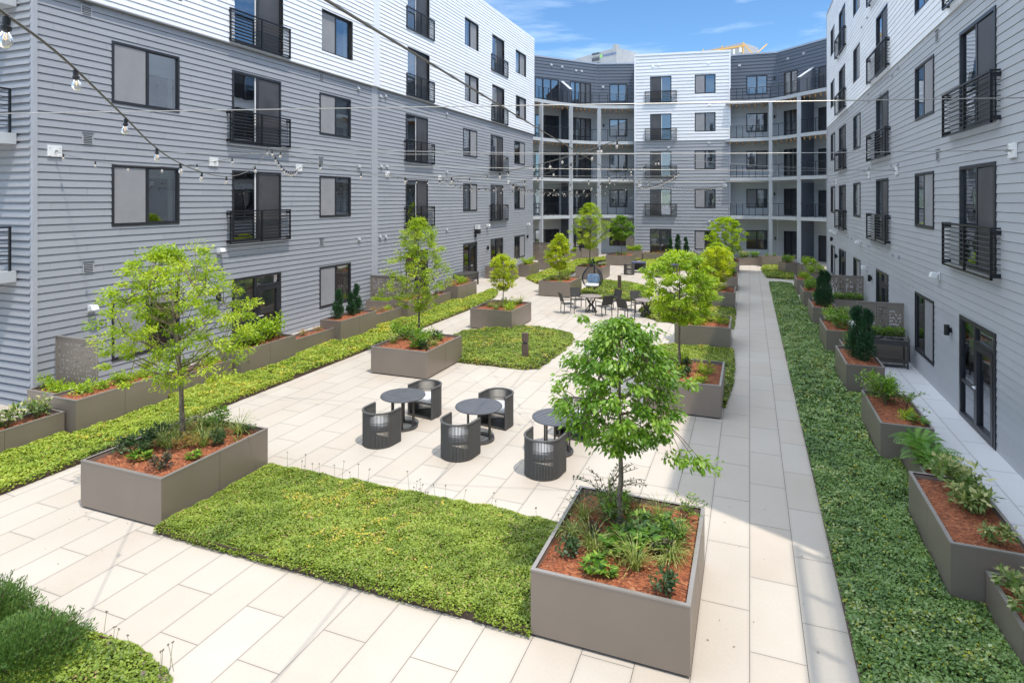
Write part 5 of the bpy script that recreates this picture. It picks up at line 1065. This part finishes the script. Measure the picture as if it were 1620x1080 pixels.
# ------------------------------------------------------------------ cart and table by the walls
o = thing('serving_cart', 'dark metal cart on castors in front of the nearer right-hand screen planter', 'cart', (3.98, 22.0, 0), .0); b = MB()
b.box(-.55, -.28, .82, .55, .28, .86); b.build('cart_top', 'furn_metal', o)
b = MB()
for i in range(4): b.lathe((-.4+.24*i, rnd.uniform(-.08, .08), .86), [(.07, 0), (.11, .03), (.10, .05), (.02, .06)], 10)
b.box(-.5, -.2, .861, -.2, .15, .90); b.box(.1, -.15, .861, .45, .1, .885); b.build('burner', 'socket', o)
for sx in (-1, 1):
    for sy in (-1, 1): b = MB(); b.box(sx*.52-.02, sy*.25-.02, .09, sx*.52+.02, sy*.25+.02, .82); b.build('leg', 'furn_metal', o); b = MB(); b.tube([(sx*.52-.012, sy*.25, .042), (sx*.52+.012, sy*.25, .042)], .042, 12); b.build('castor', 'socket', o)
b = MB(); b.box(-.52, -.25, .16, .52, .25, .19); b.box(-.52, -.26, .70, .52, -.24, .82); b.build('shelf', 'furn_metal', o)
o = thing('console_table', 'dark brown table against the left wall beside the double door', 'table', (-15.9, 33.2, 0), 0); b = MB(); b.box(-.45, -.9, .70, .45, .9, .76); b.build('table_top', 'furn_metal', o)
for sx in (-1, 1):
    for sy in (-1, 1): b = MB(); b.box(sx*.4-.04, sy*.82-.04, 0, sx*.4+.04, sy*.82+.04, .70); b.build('leg', 'furn_metal', o)
b = MB(); b.box(-.41, -.82, .5, -.39, .82, .7); b.box(.39, -.82, .5, .41, .82, .7); b.build('apron', 'furn_metal', o)

# ------------------------------------------------------------------ wall lights and plates
def floodlight(w, a, z, label, parent=None):
    o = thing('wall_floodlight', label, 'wall light', tuple(w.P(a, z, 0)), 0, 'white wall floodlights'); b = MB(); w.box(b, a-.07, a+.07, z-.10, z+.10, .012, .04); b.build('back_plate', 'fixture', o)
    b = MB(); q = w.P(a, z, .12); b.tube([w.P(a, z+.02, .04), w.P(a, z+.04, .1)], .025, 8); b.hexa([w.P(a-.1, z-.02, .24), w.P(a+.1, z-.02, .24), w.P(a+.1, z-.05, .08), w.P(a-.1, z-.05, .08), w.P(a-.1, z+.1, .2), w.P(a+.1, z+.1, .2), w.P(a+.1, z+.1, .08), w.P(a-.1, z+.1, .08)]); b.build('lamp_head', 'fixture', o); settle(o)
def sconce(w, a, z, label):
    o = thing('wall_sconce', label, 'wall light', tuple(w.P(a, z, 0)), 0, 'black wall sconces'); b = MB(); w.box(b, a-.05, a+.05, z-.06, z+.06, .012, .05); b.build('back_plate', 'railing', o); b = MB(); q = w.P(a, z, .11); b.cyl(q.x, q.y, z-.13, z+.13, .06, 14); b.build('shade', 'railing', o); settle(o)
for i, (p, l) in enumerate([((345, 397), 'left of the nearest guard rail'), ((142, 488), 'low, behind the wide spring-green tree'), ((770, 357), 'above the second glazed patio door'), ((834, 355), 'near the far end of the wall')]):
    a, z = LW(*p); floodlight(wl, a, z, 'white floodlight on the sunlit left wall, '+l)
for i, (p, l) in enumerate([((1487, 437), 'nearest the camera'), ((1372, 574-1), 'x'), ((1362, 384), 'above the middle screen'), ((1325, 369), 'second from the far end'), ((1318, 366), 'farthest along')]):
    if l == 'x': continue
    a, z = RW(*p); floodlight(wr, a, z, 'white floodlight on the shaded right wall, '+l)
a, z = RW(1372, 424); floodlight(wr, a, z, 'white twin floodlight on the right wall above the farther screen')
for p, l in [((343, 470), 'beside the nearest patio door'), ((770, 392), 'between the double door and the next patio door'), ((833, 374), 'near the far window')]:
    a, z = LW(*p); sconce(wl, a, z, 'black cylinder sconce on the left wall '+l)
for p, l in [((1506, 522), 'nearest the camera'), ((1380, 440), 'beside the second patio door'), ((1325, 405), 'farther along'), ((1318, 378), 'at the far corner')]:
    a, z = RW(*p); sconce(wr, a, z, 'black sconce on the shaded right wall, '+l)
for w, px, py, l in [(fB, 955, 199, 'rear left balcony, third floor up'), (fC, 1225, 124, 'top rear right balcony'), (fC, 1225, 185, 'second rear right balcony'), (fC, 1225, 307, 'lowest rear right balcony'), (fC, 1226, 377, 'rear right ground patio'), (bl, 1071, 374, 'white bay beside the ground door')]:
    a = w.at(px); q = w.P(a, 0); d = -q.x*ST+q.y*CT; sconce(w, a, H_-(py-HY)*d/F_, 'black sconce on the '+l)
a, z = LW(751, 362); o = thing('entrance_lantern', 'tall lit-glass lantern on the left wall above the double door', 'wall light', tuple(wl.P(a, z)), 0); b = MB(); wl.box(b, a-.14, a+.14, z-.02, z+.26, .08, .34); b.build('shade', 'cushion', o); b = MB(); wl.box(b, a-.15, a+.15, z-.32, z-.03, .07, .35); wl.box(b, a-.05, a+.05, z-.55, z-.3, .012, .12); wl.box(b, a-.05, a+.05, z-.3, z-.2, .012, .07); b.build('bracket', 'railing', o); settle(o)
a, z = RW(1306, 383); q = wr.P(a, z, .3)
o = MB(); q = W(1308, 50); 

# ------------------------------------------------------------------ anchor plates, cables and festoon strings
def plate(p, n, label, s=.34):
    o = thing('cable_anchor', label, 'anchor plate', tuple(p), 0, 'white cable anchor plates'); d = Vector((-n.y, n.x, 0)); b = MB(); q = lambda a, z, o_: p+d*a+Vector((0, 0, z))+n*o_
    def bx(a0, a1, z0, z1, o0, o1): b.hexa([q(a0, z0, o1), q(a1, z0, o1), q(a1, z0, o0), q(a0, z0, o0), q(a0, z1, o1), q(a1, z1, o1), q(a1, z1, o0), q(a0, z1, o0)])
    bx(-s/2, s/2, -s*.42, s*.42, .012, .05)
    for sa in (-1, 1):
        for sz in (-1, 1): bx(sa*s*.36-.015, sa*s*.36+.015, sz*s*.30-.015, sz*s*.30+.015, .05, .065)
    b.build('plate', 'fixture', o); b = MB(); b.tube([q(0, 0, .05), q(0, .02, .13), q(0, 0, .16), q(0, -.02, .13), q(0, -.01, .05)], .011, 6); b.build('eye_bolt', 'steel_cable', o); settle(o)
ZC = 6.42
def Lp(px): return Vector((-16.5, onX(px, -16.5)[0], ZC))
def Rp(px, py): Y, d = onX(px, 4.75); return Vector((4.75, Y, H_-(py-HY)*d/F_))
LPx = [(85, 'nearest'), (337, 'second'), (472, 'third'), (612, 'fourth'), (695, 'fifth'), (804, 'farthest')]
Lps = [Lp(p) for p, _ in LPx]
for p, (_, l) in zip(Lps, LPx): plate(p, Vector((1, 0, 0)), l+' cable anchor plate along the left wall')
Rps = [Rp(1605, 238), Rp(1420, 270), Rp(1376, 277), Rp(1324, 288)]
for p, l in zip(Rps, ('nearest', 'second', 'third', 'farthest')): plate(p, Vector((-1, 0, 0)), l+' cable anchor plate along the right wall')
Bps = [bl.P(bl.at(1012), ZC), bl.P(bl.at(1147), ZC)]
for p, l in zip(Bps, ('left', 'right')): plate(p, bl.n, l+' cable anchor plate on the rear white bay')
def cable(a, b_, label, sag=.08, r=.006, m='steel_cable'):
    a, b_ = Vector(a), Vector(b_); n = 16; b = MB(); b.tube([a.lerp(b_, i/n)-Vector((0, 0, sag*4*(i/n)*(1-i/n))) for i in range(n+1)], r, 5); tag(b.build('steel_cable', m), label, 'cable', 'steel cables over the courtyard')
cable(Lps[0], Rps[0], 'nearest steel cable crossing the courtyard from wall to wall'); cable(Lps[1], Rps[1], 'second steel cable crossing the courtyard')
cable(Lps[3], Rps[2], 'third steel cable crossing the courtyard'); cable(Lps[4], Rps[3], 'fourth steel cable crossing the courtyard'); cable(Lps[5], (4.75, 44, 6.4), 'farthest steel cable crossing the courtyard')
cable((-16.5, 5.0, 6.62), (4.72, 10.9, 6.62), 'pale front cable crossing from the left edge to the right guard rail', .0, .008)
cable((-2.15, 1.2, 6.42), Bps[0], 'long cable running away from the camera to the rear bay', .12, .011, 'cable')
BULB = None
def bulb(p, label):
    global BULB
    if BULB is None:
        BULB = thing('light_bulb', '', 'light bulb', (0, 0, 0), 0, 'festoon light bulbs')
        b = MB(); b.lathe((0, 0, 0), [(.012, .0), (.02, -.005), (.019, -.05), (.026, -.055), (.026, -.075), (.02, -.078)], 10); b.build('socket', 'socket', BULB)
        b = MB(); b.lathe((0, 0, -.078), [(.016, 0), (.02, -.012), (.032, -.035), (.036, -.055), (.031, -.078), (.016, -.094), (.003, -.099)], 12); b.build('glass', 'bulb_glass', BULB, smooth=True)
        b = MB(); b.tube([(-.008, 0, -.09), (-.01, 0, -.12), (.0, 0, -.128), (.01, 0, -.12), (.008, 0, -.09)], .0022, 4); b.build('filament', 'filament', BULB); o = BULB
    else: o = copy_tree(BULB)
    o.location = p; o.scale = (.85, .85, .85); o.rotation_euler = (rnd.uniform(-.1, .1), rnd.uniform(-.1, .1), rnd.uniform(0, 6)); o['label'] = label
def festoon(a, b_, sag, label, step=.62, r=.006, pts=None, first=.3):
    a, b_ = Vector(a), Vector(b_); n = 28
    P = [a.lerp(b_, i/n)-Vector((0, 0, sag*4*(i/n)*(1-i/n))) for i in range(n+1)] if pts is None else pts
    b = MB(); b.tube(P, r, 5); tag(b.build('festoon_wire', 'cable'), label, 'light string', 'festoon strings over the courtyard')
    L_ = 0; nxt = first
    for i in range(len(P)-1):
        d = (P[i+1]-P[i]).length
        while L_+d > nxt: t = (nxt-L_)/d; bulb(P[i].lerp(P[i+1], t)+Vector((0, 0, -.005)), 'clear bulb on the '+label); nxt += step
        L_ += d
def spl(pts, n=6):
    out_ = []
    for i in range(len(pts)-1):
        p0 = pts[max(0, i-1)]; p1 = pts[i]; p2 = pts[i+1]; p3 = pts[min(len(pts)-1, i+2)]
        for k in range(n): t = k/n; out_.append(.5*((2*p1)+(p2-p0)*t+(2*p0-5*p1+4*p2-p3)*t*t+(3*p1-p0-3*p2+p3)*t**3))
    return out_+[pts[-1]]
def P3v(px, py, d): return P3(px, py, d)
N1 = P3(428, 234, 14.5); N2 = P3(985, 219, 12.2); N3 = P3(1048, 250, 17.8); N4 = W(1075, 26, 6.35); N4.z = 6.35
near = spl([P3(-60, -30, 2.3), P3(2, 18, 2.75), P3(100, 92, 4.0), P3(196, 184, 5.7), P3(240, 228, 7.0), P3(280, 256, 8.6), P3(325, 274, 10.6), P3(365, 279, 12.2), P3(400, 266, 13.4), N1])
festoon(None or near[0], near[-1], 0, 'near string swooping in from the top left corner', 1.62, .009, near, first=.6)
festoon(Lps[0], N1, .42, 'string from the nearest left plate', .95); festoon(N1, Lps[2], .35, 'string from the left node back to the third left plate', .8)
festoon(N1, N2, .75, 'wide string between the left and middle nodes', 1.1)
festoon(N2, Lps[3], .55, 'string from the middle node to the fourth left plate', 1.5, first=.9); festoon(N2, Lps[4], .8, 'string from the middle node to the fifth left plate', 1.3, first=.25)
festoon(N3, Lps[4]+Vector((0, .15, 0)), .85, 'string from the farther node to the fifth left plate', 1.2); festoon(N3, Lps[5], .9, 'string from the farther node to the farthest left plate', 1.1)
festoon(N4, Lps[5]+Vector((0, .2, 0)), .9, 'string from the third node to the farthest left plate', 1.0); festoon(N4, Bps[0], .3, 'string from the third node to the left rear plate', .8)
festoon(Bps[1], Lps[4]+Vector((0, -.2, 0)), 1.0, 'low string from the right rear plate across the courtyard', 1.0); festoon(Bps[1], N4+Vector((-3, 4, -.1)), .4, 'string from the right rear plate to mid-air over the plaza', .8)
festoon(N4+Vector((-3, 4, -.1)), Lps[5]+Vector((0, -.2, 0)), .7, 'last short string to the farthest left plate', .8); festoon(Bps[0], Lps[5]+Vector((0, .4, 0)), .8, 'string from the left rear plate to the farthest left plate', .9)
cable(N4+Vector((-3, 4, -.1)), Rps[3], 'stay cable holding the mid-air string node to the right wall')
cable(N1, Rps[0]-Vector((0, .12, 0)), 'stay cable from the left node to the nearest right plate', .1, .007); cable(N3, Rps[1]-Vector((0, .12, 0)), 'stay cable from the farther node to the second right plate')
# a few fallen leaves and specks on the paving
b = MB(); r = random.Random(3)
for i in range(420):
    x, y = r.uniform(-12, 1.0), r.uniform(4.3, 26)
    if r.random() < .5: c_ = r.choice([(-10.6, 8.0, 1.6), (-1.6, 8.2, 2.2), (-9.6, 16.5, 2.4), (-6.3, 19.5, 1.9), (.8, 9, 2.5)]); x, y = c_[0]+r.gauss(0, c_[2]*.6), c_[1]+r.gauss(0, c_[2]); a = r.uniform(0, 6); s = r.uniform(.006, .02); b.add([(x+s*math.cos(a), y+s*math.sin(a), .004), (x-s*.5*math.sin(a), y+s*.5*math.cos(a), .008), (x-s*math.cos(a), y-s*math.sin(a), .004), (x+s*.5*math.sin(a), y-s*.5*math.cos(a), .008)], [[0, 1, 2, 3]])
o = b.build('fallen_leaves', 'bark'); o['kind'] = 'stuff'; o['label'] = 'scattered specks and fallen leaves on the pale paving'
for o in list(bpy.data.objects):
    for k in ('h', 'bb'):
        if k in o: del o[k]
